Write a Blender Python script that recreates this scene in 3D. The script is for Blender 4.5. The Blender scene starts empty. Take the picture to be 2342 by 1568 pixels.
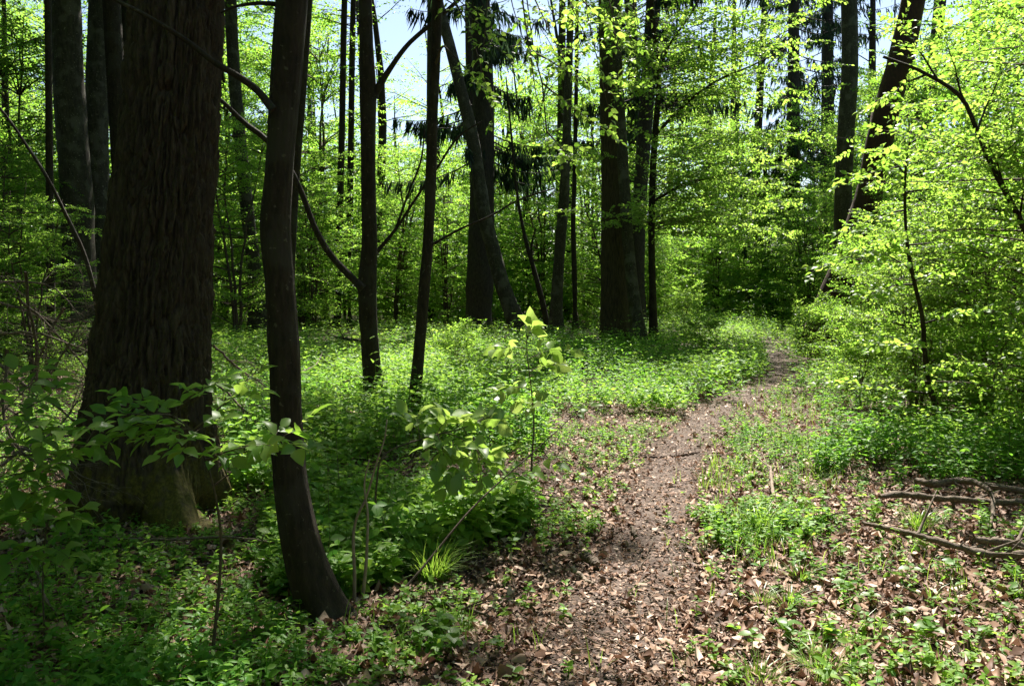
import bpy, math, time
import numpy as np
from mathutils import Vector

T0 = time.time()
RNG = np.random.default_rng(11)
SC = bpy.context.scene
COL = SC.collection

# ------------------------------------------------------------------ camera, world, sun, exposure
F = 1949.0                      # focal length in units of a 2342 x 1568 picture
CAM_H = 1.55
PITCH = math.radians(3.9)
SUN_EL, SUN_AZ = math.radians(52), math.radians(12.5)      # azimuth measured from +Y towards +X

cam_d = bpy.data.cameras.new('camera')
cam = bpy.data.objects.new('camera', cam_d)
COL.objects.link(cam)
cam.location = (0, 0, CAM_H)
cam.rotation_euler = (math.radians(90) - PITCH, 0, 0)
cam_d.sensor_width = 36
cam_d.lens = 36 * F / 2342
cam_d.clip_start = 0.05
cam_d.clip_end = 2000
SC.camera = cam

world = bpy.data.worlds.new('World')
SC.world = world
world.use_nodes = True
wn = world.node_tree
sky = wn.nodes.new('ShaderNodeTexSky')
sky.sky_type = 'NISHITA'
sky.sun_disc = False
sky.sun_elevation = SUN_EL
sky.sun_rotation = SUN_AZ
sky.altitude = 300
wn.links.new(sky.outputs[0], wn.nodes['Background'].inputs[0])
wn.nodes['Background'].inputs[1].default_value = 0.052

S = np.array([math.sin(SUN_AZ) * math.cos(SUN_EL), math.cos(SUN_AZ) * math.cos(SUN_EL), math.sin(SUN_EL)])
sun_d = bpy.data.lights.new('sun', 'SUN')
sun_d.energy = 5.0
sun_d.angle = math.radians(0.5)
sun_d.color = (1.0, 0.95, 0.86)
sun = bpy.data.objects.new('sun', sun_d)
COL.objects.link(sun)
sun.rotation_euler = Vector(S).to_track_quat('Z', 'Y').to_euler()
sun.location = (5, 20, 40)

SC.view_settings.view_transform = 'Standard'
SC.view_settings.look = 'None'
SC.view_settings.gamma = 1
SC.view_settings.exposure = 1.85
SC.render.engine = 'CYCLES'
cy = SC.cycles
cy.max_bounces = 7
cy.diffuse_bounces = 4
cy.glossy_bounces = 2
cy.transmission_bounces = 4
cy.sample_clamp_indirect = 4
cy.caustics_reflective = False
cy.caustics_refractive = False
cy.use_denoising = True
cy.denoiser = 'OPENIMAGEDENOISE'

# ------------------------------------------------------------------ numeric helpers
def nz(v):
    return v / np.maximum(np.linalg.norm(v, axis=-1, keepdims=True), 1e-9)

def hsh(ix, iy, iz, seed):
    ix, iy, iz = np.atleast_1d(ix), np.atleast_1d(iy), np.atleast_1d(iz)
    h = (ix.astype(np.int64) * 374761393 + iy.astype(np.int64) * 668265263 + iz.astype(np.int64) * 2147483647 + seed * 974634541) & 0xffffffff
    h = ((h ^ (h >> 13)) * 1274126177) & 0xffffffff
    h = ((h ^ (h >> 16)) * 2246822519) & 0xffffffff
    return ((h ^ (h >> 15)) & 0xffffff) / float(0xffffff)

def vn(x, y, z=None, seed=0):
    """smooth value noise, 0..1"""
    x = np.asarray(x, float); y = np.asarray(y, float)
    z = np.zeros_like(x) if z is None else np.asarray(z, float)
    ix, iy, iz = np.floor(x), np.floor(y), np.floor(z)
    fx, fy, fz = x - ix, y - iy, z - iz
    fx = fx * fx * (3 - 2 * fx); fy = fy * fy * (3 - 2 * fy); fz = fz * fz * (3 - 2 * fz)
    r = 0
    for a in (0, 1):
        for b in (0, 1):
            for c in (0, 1):
                w = (fx if a else 1 - fx) * (fy if b else 1 - fy) * (fz if c else 1 - fz)
                r = r + w * hsh(ix + a, iy + b, iz + c, seed)
    return r

def fbm(x, y, z=None, seed=0, oct=3):
    r, a, s, f = 0, 0.5, 0, 1.0
    for o in range(oct):
        r = r + a * vn(np.asarray(x) * f, np.asarray(y) * f, None if z is None else np.asarray(z) * f, seed + o)
        s += a; a *= .5; f *= 2.03
    return r / s

def plates(u, v, wrap, seed):
    """distance from cell borders of a jittered grid, u wraps round"""
    iu, iv = np.floor(u), np.floor(v)
    f1 = np.full(u.shape, 9.0); f2 = f1.copy()
    for a in (-1, 0, 1):
        for b in (-1, 0, 1):
            cu, cv = iu + a, iv + b
            w = np.mod(cu, wrap)
            d = np.hypot(cu + hsh(w, cv, w * 0, seed) - u, cv + hsh(w, cv, w * 0, seed + 1) - v)
            f2 = np.where(d < f1, f1, np.minimum(f2, d)); f1 = np.minimum(f1, d)
    return f2 - f1

def gz(x, y):
    """height of the forest floor"""
    x = np.asarray(x, float); y = np.asarray(y, float)
    h = (fbm(x / 2.3 + 40, y / 2.3, seed=5, oct=3) - .5) * .16
    h = h + (vn(x / 9 + 3, y / 9, seed=8) - .5) * .25 * np.clip((np.abs(y) - 6) / 20, 0, 1)
    return h.reshape(x.shape) if x.ndim else float(h[0])

CP, SP = math.cos(PITCH), math.sin(PITCH)
def P(px, py, Y):
    """point at distance Y ahead of the camera seen at picture place px, py"""
    xc, yc = (px - 1171) / F, (784 - py) / F
    d = np.array([xc, CP + yc * SP, -SP + yc * CP])
    return np.array([0, 0, CAM_H]) + d * (Y / d[1])

def G(px, py, lift=0.0):
    """point of the forest floor at picture place px, py"""
    xc, yc = (px - 1171) / F, (784 - py) / F
    d = np.array([xc, CP + yc * SP, -SP + yc * CP])
    z = 0.0
    for _ in range(5):
        k = (CAM_H - z) / -d[2]
        z = float(gz(d[0] * k, d[1] * k))
    return np.array([d[0] * k, d[1] * k, z + lift])

def proj(q):
    """picture place of points (N,3)"""
    x, y, z = q[:, 0], q[:, 1], q[:, 2] - CAM_H
    dep = np.maximum(y * CP - z * SP, 0.05)
    return 1171 + F * x / dep, 784 - F * (y * SP + z * CP) / dep

def inpoly(x, y, poly):
    r = np.zeros(len(x), bool)
    n = len(poly)
    for i in range(n):
        x1, y1 = poly[i]; x2, y2 = poly[(i + 1) % n]
        if y1 == y2:
            continue
        c = ((y1 > y) != (y2 > y)) & (x < (x2 - x1) * (y - y1) / (y2 - y1) + x1)
        r ^= c
    return r

class MB:
    """collects vertices, triangles and quads of one mesh"""
    def __init__(s):
        s.v, s.t, s.q, s.n, s.tint, s.tm, s.qm = [], [], [], 0, [], [], []
    def add(s, v, tris=None, quads=None, tint=None, mat=0):
        v = np.asarray(v, float).reshape(-1, 3)
        if len(v) == 0:
            return
        s.v.append(v)
        if tris is not None and len(tris):
            t = np.asarray(tris).reshape(-1, 3) + s.n
            s.t.append(t); s.tm.append(np.full(len(t), mat))
        if quads is not None and len(quads):
            q = np.asarray(quads).reshape(-1, 4) + s.n
            s.q.append(q); s.qm.append(np.full(len(q), mat))
        s.tint.append(np.full(len(v), .5) if tint is None else np.broadcast_to(np.asarray(tint, float), (len(v),)))
        s.n += len(v)
    def mesh(s, name, mats, origin=(0, 0, 0), smooth=True):
        me = bpy.data.meshes.new(name)
        v = np.concatenate(s.v) - np.asarray(origin, float)
        t = np.concatenate(s.t) if s.t else np.zeros((0, 3), int)
        q = np.concatenate(s.q) if s.q else np.zeros((0, 4), int)
        me.vertices.add(len(v))
        me.vertices.foreach_set('co', v.astype(np.float32).ravel())
        li = np.concatenate([t.ravel(), q.ravel()]).astype(np.int32)
        me.loops.add(len(li))
        me.loops.foreach_set('vertex_index', li)
        me.polygons.add(len(t) + len(q))
        st = np.concatenate([np.arange(len(t)) * 3, len(t) * 3 + np.arange(len(q)) * 4]).astype(np.int32)
        me.polygons.foreach_set('loop_start', st)
        me.polygons.foreach_set('material_index', np.concatenate(s.tm + s.qm).astype(np.int32))
        me.polygons.foreach_set('use_smooth', np.full(len(t) + len(q), smooth))
        a = me.attributes.new('tint', 'FLOAT', 'POINT')
        a.data.foreach_set('value', np.concatenate(s.tint).astype(np.float32))
        for m in (mats if isinstance(mats, (list, tuple)) else [mats]):
            me.materials.append(m)
        me.update(calc_edges=True)
        return me

def put(name, mb, mats, parent=None, smooth=True, origin=None):
    """links what mb holds (world coordinates) as one mesh object"""
    org = np.array(parent['org']) if parent is not None else (np.zeros(3) if origin is None else np.asarray(origin, float))
    o = bpy.data.objects.new(name, mb.mesh(name, mats, org, smooth))
    COL.objects.link(o)
    if parent is not None:
        o.parent = parent
    else:
        o.location = org
    return o

def thing(name, label, cat, loc, group=None):
    o = bpy.data.objects.new(name, None)
    o.empty_display_size = .2
    COL.objects.link(o)
    o.location = [float(c) for c in loc]
    o['label'] = label; o['category'] = cat
    if group:
        o['group'] = group
    o['org'] = [float(c) for c in loc]
    return o

def tag(o, label, cat=None, kind=None, group=None):
    o['label'] = label
    if cat: o['category'] = cat
    if kind: o['kind'] = kind
    if group: o['group'] = group
    return o

# ------------------------------------------------------------------ materials
def new_mat(name):
    m = bpy.data.materials.new(name)
    m.use_nodes = True
    nt = m.node_tree
    nt.nodes.clear()
    out = nt.nodes.new('ShaderNodeOutputMaterial')
    return m, nt, out

def N(nt, kind, **kw):
    n = nt.nodes.new(kind)
    for k, v in kw.items():
        setattr(n, k, v)
    return n

def ramp(nt, stops):
    r = N(nt, 'ShaderNodeValToRGB')
    el = r.color_ramp.elements
    while len(el) < len(stops):
        el.new(.5)
    for e, (p, c) in zip(el, stops):
        e.position = p; e.color = (*c, 1)
    return r

def leaf_mat(name, refl, trans, tmix=.55, gloss=.06, rough=.35):
    """thin leaf: reflected colour, colour of the light that passes through, waxy shine"""
    m, nt, out = new_mat(name)
    at = N(nt, 'ShaderNodeAttribute', attribute_name='tint')
    r1, r2 = ramp(nt, refl), ramp(nt, trans)
    d = N(nt, 'ShaderNodeBsdfDiffuse'); t = N(nt, 'ShaderNodeBsdfTranslucent')
    g = N(nt, 'ShaderNodeBsdfGlossy'); g.inputs['Roughness'].default_value = rough
    nt.links.new(at.outputs['Fac'], r1.inputs[0]); nt.links.new(at.outputs['Fac'], r2.inputs[0])
    nt.links.new(r1.outputs[0], d.inputs[0]); nt.links.new(r2.outputs[0], t.inputs[0])
    mx = N(nt, 'ShaderNodeMixShader'); mx.inputs[0].default_value = tmix
    nt.links.new(d.outputs[0], mx.inputs[1]); nt.links.new(t.outputs[0], mx.inputs[2])
    m2 = N(nt, 'ShaderNodeMixShader')
    if gloss > 0:
        fr = N(nt, 'ShaderNodeLayerWeight'); fr.inputs[0].default_value = .25
        mul = N(nt, 'ShaderNodeMath', operation='MULTIPLY_ADD')
        mul.inputs[1].default_value = gloss * 3; mul.inputs[2].default_value = gloss * .5
        nt.links.new(fr.outputs['Fresnel'], mul.inputs[0])
        nt.links.new(mul.outputs[0], m2.inputs[0])
    else:
        m2.inputs[0].default_value = 0
    nt.links.new(mx.outputs[0], m2.inputs[1]); nt.links.new(g.outputs[0], m2.inputs[2])
    nt.links.new(m2.outputs[0], out.inputs[0])
    return m

def bark_mat(name, dark, light, moss=None, scale=(9, 9, 1.6), bump=.5, patch=None):
    m, nt, out = new_mat(name)
    tc = N(nt, 'ShaderNodeTexCoord')
    mp = N(nt, 'ShaderNodeMapping'); mp.inputs['Scale'].default_value = scale
    nt.links.new(tc.outputs['Object'], mp.inputs[0])
    n1 = N(nt, 'ShaderNodeTexNoise'); n1.inputs['Scale'].default_value = 2.2; n1.inputs['Detail'].default_value = 7
    n1.inputs['Roughness'].default_value = .65
    nt.links.new(mp.outputs[0], n1.inputs['Vector'])
    r = ramp(nt, [(.3, dark), (.7, light)])
    nt.links.new(n1.outputs['Fac'], r.inputs[0])
    col = r.outputs[0]
    n2 = N(nt, 'ShaderNodeTexNoise'); n2.inputs['Scale'].default_value = 3.5; n2.inputs['Detail'].default_value = 5
    nt.links.new(tc.outputs['Object'], n2.inputs['Vector'])
    if patch:
        rp = ramp(nt, [(.52, (0, 0, 0)), (.62, (1, 1, 1))])
        nt.links.new(n2.outputs['Fac'], rp.inputs[0])
        mx = N(nt, 'ShaderNodeMix', data_type='RGBA')
        nt.links.new(rp.outputs[0], mx.inputs['Factor'])
        nt.links.new(col, mx.inputs['A']); mx.inputs['B'].default_value = (*patch, 1)
        col = mx.outputs['Result']
    if patch:
        n5 = N(nt, 'ShaderNodeTexNoise'); n5.inputs['Scale'].default_value = 32; n5.inputs['Detail'].default_value = 3
        nt.links.new(tc.outputs['Object'], n5.inputs['Vector'])
        r5 = ramp(nt, [(.64, (0, 0, 0)), (.70, (1, 1, 1))])
        nt.links.new(n5.outputs['Fac'], r5.inputs[0])
        mx = N(nt, 'ShaderNodeMix', data_type='RGBA')
        nt.links.new(r5.outputs[0], mx.inputs['Factor'])
        nt.links.new(col, mx.inputs['A']); mx.inputs['B'].default_value = (*[min(.3, c * 2.2) for c in patch], 1)
        col = mx.outputs['Result']
    if moss:
        at = N(nt, 'ShaderNodeAttribute', attribute_name='tint')
        n3 = N(nt, 'ShaderNodeTexNoise'); n3.inputs['Scale'].default_value = 14; n3.inputs['Detail'].default_value = 6
        nt.links.new(tc.outputs['Object'], n3.inputs['Vector'])
        ad = N(nt, 'ShaderNodeMath', operation='ADD')
        nt.links.new(at.outputs['Fac'], ad.inputs[0]); nt.links.new(n3.outputs['Fac'], ad.inputs[1])
        rm = ramp(nt, [(.80, (0, 0, 0)), (1.0, (1, 1, 1))])
        nt.links.new(ad.outputs[0], rm.inputs[0])
        mx = N(nt, 'ShaderNodeMix', data_type='RGBA')
        nt.links.new(rm.outputs[0], mx.inputs['Factor'])
        nt.links.new(col, mx.inputs['A'])
        n4 = N(nt, 'ShaderNodeTexNoise'); n4.inputs['Scale'].default_value = 60
        nt.links.new(tc.outputs['Object'], n4.inputs['Vector'])
        rc = ramp(nt, [(.35, moss), (.7, tuple(c * 2.2 for c in moss))])
        nt.links.new(n4.outputs['Fac'], rc.inputs[0])
        nt.links.new(rc.outputs[0], mx.inputs['B'])
        col = mx.outputs['Result']
    b = N(nt, 'ShaderNodeBsdfPrincipled')
    b.inputs['Roughness'].default_value = .85
    b.inputs['Specular IOR Level'].default_value = .25
    nt.links.new(col, b.inputs['Base Color'])
    bp = N(nt, 'ShaderNodeBump'); bp.inputs['Strength'].default_value = bump; bp.inputs['Distance'].default_value = .02
    nt.links.new(n1.outputs['Fac'], bp.inputs['Height'])
    nt.links.new(bp.outputs[0], b.inputs['Normal'])
    nt.links.new(b.outputs[0], out.inputs[0])
    return m

def soil_mat(name, stops, scale, bump=.6):
    m, nt, out = new_mat(name)
    tc = N(nt, 'ShaderNodeTexCoord')
    n1 = N(nt, 'ShaderNodeTexNoise'); n1.inputs['Scale'].default_value = scale; n1.inputs['Detail'].default_value = 8
    n1.inputs['Roughness'].default_value = .7
    vo = N(nt, 'ShaderNodeTexVoronoi'); vo.inputs['Scale'].default_value = scale * 2.2
    nt.links.new(tc.outputs['Object'], n1.inputs['Vector']); nt.links.new(tc.outputs['Object'], vo.inputs['Vector'])
    mm = N(nt, 'ShaderNodeMath', operation='MULTIPLY_ADD'); mm.inputs[1].default_value = .35
    sep = N(nt, 'ShaderNodeSeparateColor')
    nt.links.new(vo.outputs['Color'], sep.inputs[0])
    nt.links.new(sep.outputs[0], mm.inputs[0]); nt.links.new(n1.outputs['Fac'], mm.inputs[2])
    r = ramp(nt, stops)
    nt.links.new(mm.outputs[0], r.inputs[0])
    b = N(nt, 'ShaderNodeBsdfPrincipled'); b.inputs['Roughness'].default_value = .9
    b.inputs['Specular IOR Level'].default_value = .2
    nt.links.new(r.outputs[0], b.inputs['Base Color'])
    bp = N(nt, 'ShaderNodeBump'); bp.inputs['Strength'].default_value = bump; bp.inputs['Distance'].default_value = .03
    nt.links.new(mm.outputs[0], bp.inputs['Height']); nt.links.new(bp.outputs[0], b.inputs['Normal'])
    nt.links.new(b.outputs[0], out.inputs[0])
    return m

M = {}
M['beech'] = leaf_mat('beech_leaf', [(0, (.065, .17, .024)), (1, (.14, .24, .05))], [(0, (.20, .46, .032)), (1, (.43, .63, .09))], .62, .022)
M['young'] = leaf_mat('young_leaf', [(0, (.08, .18, .028)), (1, (.15, .24, .055))], [(0, (.23, .46, .035)), (1, (.45, .63, .10))], .6, .028, .4)
M['limp'] = leaf_mat('limp_leaf', [(0, (.13, .22, .06)), (1, (.24, .32, .12))], [(0, (.30, .50, .06)), (1, (.50, .66, .14))], .5, .04, .4)
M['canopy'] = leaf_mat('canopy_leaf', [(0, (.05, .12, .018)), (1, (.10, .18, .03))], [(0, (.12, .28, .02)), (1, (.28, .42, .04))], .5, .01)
M['herb'] = leaf_mat('herb_leaf', [(0, (.06, .18, .024)), (1, (.17, .28, .042))], [(0, (.17, .42, .03)), (1, (.40, .60, .075))], .5, .022, .45)
M['blade'] = leaf_mat('grass_blade', [(0, (.08, .18, .02)), (1, (.18, .27, .05))], [(0, (.18, .38, .03)), (1, (.34, .48, .06))], .45, .02, .45)
M['needle'] = leaf_mat('spruce_needle', [(0, (.022, .045, .026)), (1, (.05, .075, .04))], [(0, (.03, .08, .03)), (1, (.07, .13, .045))], .35, .01)
M['dead'] = leaf_mat('dead_leaf', [(0, (.06, .034, .024)), (.35, (.17, .095, .062)), (.7, (.34, .225, .16)), (1, (.58, .45, .36))],
                     [(0, (.05, .02, .01)), (1, (.25, .13, .08))], .15, .02, .5)
M['oak'] = bark_mat('furrowed_bark', (.017, .012, .008), (.085, .060, .038), moss=(.052, .042, .009), scale=(16, 16, 2.2), bump=.8)
M['smooth'] = bark_mat('smooth_dark_bark', (.011, .008, .005), (.042, .029, .019), scale=(14, 14, 4), bump=.8, patch=(.036, .030, .022))
M['grey'] = bark_mat('grey_bark', (.022, .019, .013), (.065, .056, .04), scale=(10, 10, 3), bump=.6, patch=(.085, .078, .06))
M['spruce'] = bark_mat('scaly_bark', (.022, .019, .016), (.062, .051, .041), scale=(10, 10, 4), bump=.7)
M['red'] = bark_mat('reddish_bark', (.022, .012, .008), (.07, .032, .019), scale=(10, 10, 4), bump=.7)
M['twig'] = bark_mat('twig_bark', (.05, .036, .025), (.11, .08, .055), scale=(20, 20, 20), bump=.2)
M['deadwood'] = bark_mat('dead_wood', (.06, .042, .03), (.19, .145, .11), scale=(30, 30, 30), bump=.5)
M['pale'] = bark_mat('pale_stem', (.17, .12, .09), (.33, .26, .20), scale=(30, 30, 8), bump=.3)
M['soil'] = soil_mat('forest_soil', [(.3, (.016, .011, .008)), (.6, (.05, .032, .022)), (.95, (.12, .08, .055))], 14)
M['track'] = soil_mat('trodden_soil', [(.3, (.025, .017, .013)), (.6, (.07, .049, .039)), (.95, (.17, .125, .10))], 26)

# ------------------------------------------------------------------ geometry generators
def tubes(mb, pts, rad, segs=5, tint=.5, mat=0, cap=True, wob=0.0):
    """pts (B,T,3), rad (B,T): B tubes at once"""
    pts = np.asarray(pts, float); rad = np.asarray(rad, float)
    if pts.ndim == 2:
        pts, rad = pts[None], rad[None]
    B, T, _ = pts.shape
    tan = nz(np.gradient(pts, axis=1))
    mean = nz(tan.mean(axis=1))
    ref = np.where(np.abs(mean[:, 2:3]) > .8, np.array([[1., 0, 0]]), np.array([[0, 0, 1.]]))[:, None, :]
    a = nz(np.cross(tan, np.broadcast_to(ref, tan.shape)))
    b = np.cross(tan, a)
    th = np.arange(segs) * 2 * np.pi / segs
    R = rad[..., None] * np.ones(segs)
    if wob:
        R = R * (1 + wob * (RNG.random(R.shape) - .5))
    v = pts[:, :, None, :] + R[..., None] * (np.cos(th)[None, None, :, None] * a[:, :, None, :] + np.sin(th)[None, None, :, None] * b[:, :, None, :])
    i = np.arange(T - 1)[:, None] * segs
    j = np.arange(segs)[None]
    jn = (j + 1) % segs
    q = np.stack([i + j, i + jn, i + segs + jn, i + segs + j], -1).reshape(-1, 4)
    q = (q[None] + (np.arange(B) * T * segs)[:, None, None]).reshape(-1, 4)
    mb.add(v, quads=q, tint=tint, mat=mat)
    if cap and segs >= 4:
        base = mb.n - B * T * segs
        for k in range(B):
            for e in (0, T - 1):
                ring = base + k * T * segs + e * segs + np.arange(segs)
                c = pts[k, e]
                mb.v.append(c[None]); mb.tint.append(np.array([.5]))
                ci = mb.n; mb.n += 1
                tr = np.stack([ring, np.roll(ring, -1), np.full(segs, ci)], -1)
                mb.t.append(tr); mb.tm.append(np.full(segs, mat))

def spline(pts, n):
    """Catmull-Rom through rows of pts (any number of columns)"""
    p = np.asarray(pts, float)
    if len(p) < 3:
        t = np.linspace(0, 1, n)[:, None]
        return p[0] + (p[-1] - p[0]) * t
    d = np.r_[0, np.cumsum(np.linalg.norm(np.diff(p[:, :3], axis=0), axis=1))]
    m = np.gradient(p, np.maximum.accumulate(d + np.arange(len(d)) * 1e-7), axis=0)
    s = np.linspace(0, d[-1], n)
    k = np.clip(np.searchsorted(d, s, side='right') - 1, 0, len(p) - 2)
    h = np.maximum(d[k + 1] - d[k], 1e-7)[:, None]
    u = (s - d[k])[:, None] / h
    return (2 * u ** 3 - 3 * u ** 2 + 1) * p[k] + (u ** 3 - 2 * u ** 2 + u) * h * m[k] + (3 * u ** 2 - 2 * u ** 3) * p[k + 1] + (u ** 3 - u ** 2) * h * m[k + 1]

LEAF4 = (np.array([(0, 0, 0), (.29, .43, .05), (0, 1, -.1), (-.29, .43, .05)]), np.array([(0, 1, 2), (0, 2, 3)]), None)
LEAF11 = (np.array([(0, 0, 0), (.2, .16, .035), (.33, .46, .06), (.2, .8, .0), (0, 1.06, -.14), (-.2, .8, .0), (-.33, .46, .06), (-.2, .16, .035),
                    (0, .16, 0), (0, .46, .0), (0, .8, -.05)]),
          np.array([(0, 1, 8), (3, 4, 10), (0, 8, 7), (5, 10, 4)]), np.array([(1, 2, 9, 8), (2, 3, 10, 9), (8, 9, 6, 7), (9, 10, 5, 6)]))
DEAD = (np.array([(0, 0, 0), (.22, .2, 0), (.36, .5, 0), (.2, .8, 0), (0, 1, 0), (-.2, .8, 0), (-.36, .5, 0), (-.22, .2, 0), (0, .5, 0)]),
        None, np.array([(0, 1, 2, 8), (2, 3, 4, 8), (4, 5, 6, 8), (6, 7, 0, 8)]))

def leaves(mb, pos, d, n, size, tmpl=LEAF4, tint=None, mat=0, width=1.0, curl=None, jit=0):
    tv, tt, tq = tmpl
    Nn = len(pos)
    if Nn == 0:
        return
    d = nz(d); x = nz(np.cross(d, n)); n = np.cross(x, d)
    L = np.asarray(size, float).reshape(-1, 1, 1) * np.ones((Nn, 1, 1))
    W = np.asarray(width, float).reshape(-1, 1, 1)
    t = np.broadcast_to(tv[None], (Nn, len(tv), 3)).copy()
    if jit:
        t[:, :, :2] *= 1 + RNG.uniform(-jit, jit, (Nn, len(tv), 2))
        t[:, :, 2] += RNG.normal(0, jit * .18, (Nn, len(tv)))
    if curl is not None:
        c1, c2 = curl
        t[:, :, 2] += c1[:, None] * t[:, :, 0] ** 2 * 3 + c2[:, None] * ((t[:, :, 1] - .5) ** 2 - .25)
    v = pos[:, None] + L * (W * t[:, :, 0:1] * x[:, None] + t[:, :, 1:2] * d[:, None] + t[:, :, 2:3] * n[:, None])
    off = (np.arange(Nn) * len(tv))[:, None, None]
    ti = RNG.random(Nn) if tint is None else np.asarray(tint) * np.ones(Nn)
    mb.add(v, None if tt is None else (tt[None] + off), None if tq is None else (tq[None] + off), np.repeat(ti, len(tv)), mat)

UP = np.array([0., 0, 1])
def rv(n, s=1.0):
    return RNG.normal(0, s, (n, 3))

def boughs(mbw, p0, d, L, r0, ntw=12, tlen=.4, nl=8, droop=.15, wiggle=.05, T=7, segs=4, start=.2, twigs=True, flat=.35, fan=.85):
    """B boughs carrying twigs carrying leaves; wood goes to mbw, leaf placements come back"""
    p0 = np.atleast_2d(p0); d = nz(np.atleast_2d(d)); B = len(p0)
    L = np.ones(B) * L; r0 = np.ones(B) * r0
    t = np.linspace(0, 1, T)
    pts = p0[:, None] + d[:, None] * (L[:, None] * t)[..., None] - UP * (droop * L[:, None] * t ** 2)[..., None]
    w = np.cumsum(RNG.normal(0, 1, (B, T, 3)), axis=1) * (wiggle * L / T ** .5)[:, None, None] * .5
    w -= w[:, :1]
    pts = pts + w
    rad = r0[:, None] * (1 - .85 * t)
    if mbw is not None:
        tubes(mbw, pts, rad, segs, cap=False)
    tt = np.clip(start + (1 - start) * (np.arange(ntw)[None] + RNG.random((B, ntw))) / ntw, 0, .999)
    tt[:, -1] = 1.0
    k = np.clip((tt * (T - 1)).astype(int), 0, T - 2); u = tt * (T - 1) - k
    bi = np.arange(B)[:, None]
    q = pts[bi, k] * (1 - u)[..., None] + pts[bi, k + 1] * u[..., None]
    tg = nz(pts[bi, k + 1] - pts[bi, k])
    side = np.where((np.arange(ntw) % 2)[None] == 0, 1., -1.) * np.ones((B, 1))
    side[:, -1] = 0
    lat = nz(np.cross(tg, UP + rv(B * ntw, .25).reshape(B, ntw, 3)))
    td = nz(tg * .65 + lat * (side * fan)[..., None] + rv(B * ntw, .13).reshape(B, ntw, 3))
    tl = tlen * (1.15 - .6 * tt) * (.7 + .6 * RNG.random((B, ntw)))
    q = q.reshape(-1, 3); td = td.reshape(-1, 3); tl = tl.ravel()
    if mbw is not None and twigs:
        s3 = np.array([0, .5, 1.])
        tp = q[:, None] + td[:, None] * (tl[:, None] * s3)[..., None] - UP * (.12 * tl[:, None] * s3 ** 2)[..., None]
        tr = np.repeat(r0 * .22, ntw)[:, None] * np.array([1, .7, .3])[None]
        tubes(mbw, tp, np.maximum(tr, .0012), 3, cap=False)
    s = (np.arange(nl) + .6) / nl
    Q = len(q)
    lp = q[:, None] + td[:, None] * (tl[:, None] * s)[..., None] - UP * (.12 * tl[:, None] * s ** 2)[..., None]
    ls = np.where((np.arange(nl) % 2) == 0, 1., -1.)[None] * np.ones((Q, 1))
    ls[:, -1] = 0
    nn = nz(UP + rv(Q, flat))
    la = nz(np.cross(td, nn))
    ld = nz(td[:, None] * .6 + la[:, None] * (ls * .85)[..., None] + rv(Q * nl, .15).reshape(Q, nl, 3) - UP * .12)
    ln = nz(nn[:, None] + rv(Q * nl, flat).reshape(Q, nl, 3))
    sc = (.65 + .5 * RNG.random((Q, nl)))
    return lp.reshape(-1, 3), ld.reshape(-1, 3), ln.reshape(-1, 3), sc.ravel()

# ------------------------------------------------------------------ canopy thinned so that sun patches fall where wanted
LIT = [
    ([(0, 690), (1450, 690), (1450, 785), (0, 785)], .80),
    ([(0, 780), (1450, 780), (1450, 800), (0, 820)], .25),
    ([(-600, 560), (520, 690), (500, 760), (-600, 800)], .32),
    ([(640, 850), (760, 815), (1000, 775), (1180, 800), (1400, 815), (1500, 830), (1760, 845), (1700, 930), (1330, 960), (1310, 1090),
      (1180, 1190), (1000, 1130), (860, 1040), (700, 960)], .97),
    ([(850, 1040), (1320, 1060), (1330, 1180), (1150, 1280), (1000, 1280), (860, 1180)], .50),
    ([(1340, 930), (1700, 880), (1790, 830), (1850, 900), (1720, 1000), (1660, 1150), (1640, 1240), (1380, 1230), (1330, 1100)], .97),
    ([(1150, 1230), (1680, 1230), (1760, 1568), (1700, 1900), (900, 1900), (960, 1450)], .43),
    ([(1640, 930), (1900, 900), (2400, 960), (3600, 1000), (3600, 2600), (1760, 2600), (1720, 1350), (1640, 1230)], .86),
    ([(1880, 960), (2342, 960), (2342, 1080), (1950, 1090)], .45),
    ([(1480, 650), (3600, 650), (3600, 1000), (2300, 960), (1900, 900), (1780, 830), (1720, 780), (1500, 760)], .86),
    ([(1460, 770), (1760, 775), (1780, 830), (1480, 820)], .25),
    ([(1020, 880), (1180, 850), (1240, 930), (1080, 960)], .35),
    ([(400, 1090), (570, 1080), (610, 1320), (400, 1320)], .93),
    ([(420, 1200), (560, 1240), (300, 1568), (60, 1568), (300, 1330)], .25),
    ([(-400, 1750), (900, 1750), (760, 2300), (-700, 2300)], .16),
    ([(360, 1290), (560, 1300), (620, 1480), (420, 1500)], .30),
    ([(780, 1420), (1100, 1400), (1100, 1560), (780, 1560)], .30),
]
def lit(q):
    """wanted share of sun on the floor at q (N,2)"""
    z3 = np.c_[q, np.zeros(len(q))]
    wx = (vn(q[:, 0] * 1.3, q[:, 1] * 1.3, seed=31) - .5) * .7
    wy = (vn(q[:, 0] * 1.3, q[:, 1] * 1.3, seed=32) - .5) * .7
    z3[:, 0] += wx; z3[:, 1] += wy
    ok = z3[:, 1] > .9
    px, py = proj(z3)
    r = np.full(len(q), .08)
    far = ok & (py < 700)
    r[far] = np.where(px[far] > 1350, .97, .92)
    for poly, v in LIT:
        r[ok & inpoly(px, py, poly)] = v
    r[~ok] = np.where(q[~ok, 0] > .3, .6, .12)
    return r

def let_sun(p):
    """which leaves of the high canopy to keep, cut to shape the sun patches"""
    q = p[:, :2] - S[:2] * (p[:, 2:3] / S[2])
    n = .6 * vn(q[:, 0] / .55, q[:, 1] / .55, seed=51) + .4 * vn(q[:, 0] / .16, q[:, 1] / .16, seed=52)
    n = np.clip((n - .5) * 2.0 + .5, .02, .995)
    return n > lit(q)

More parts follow.
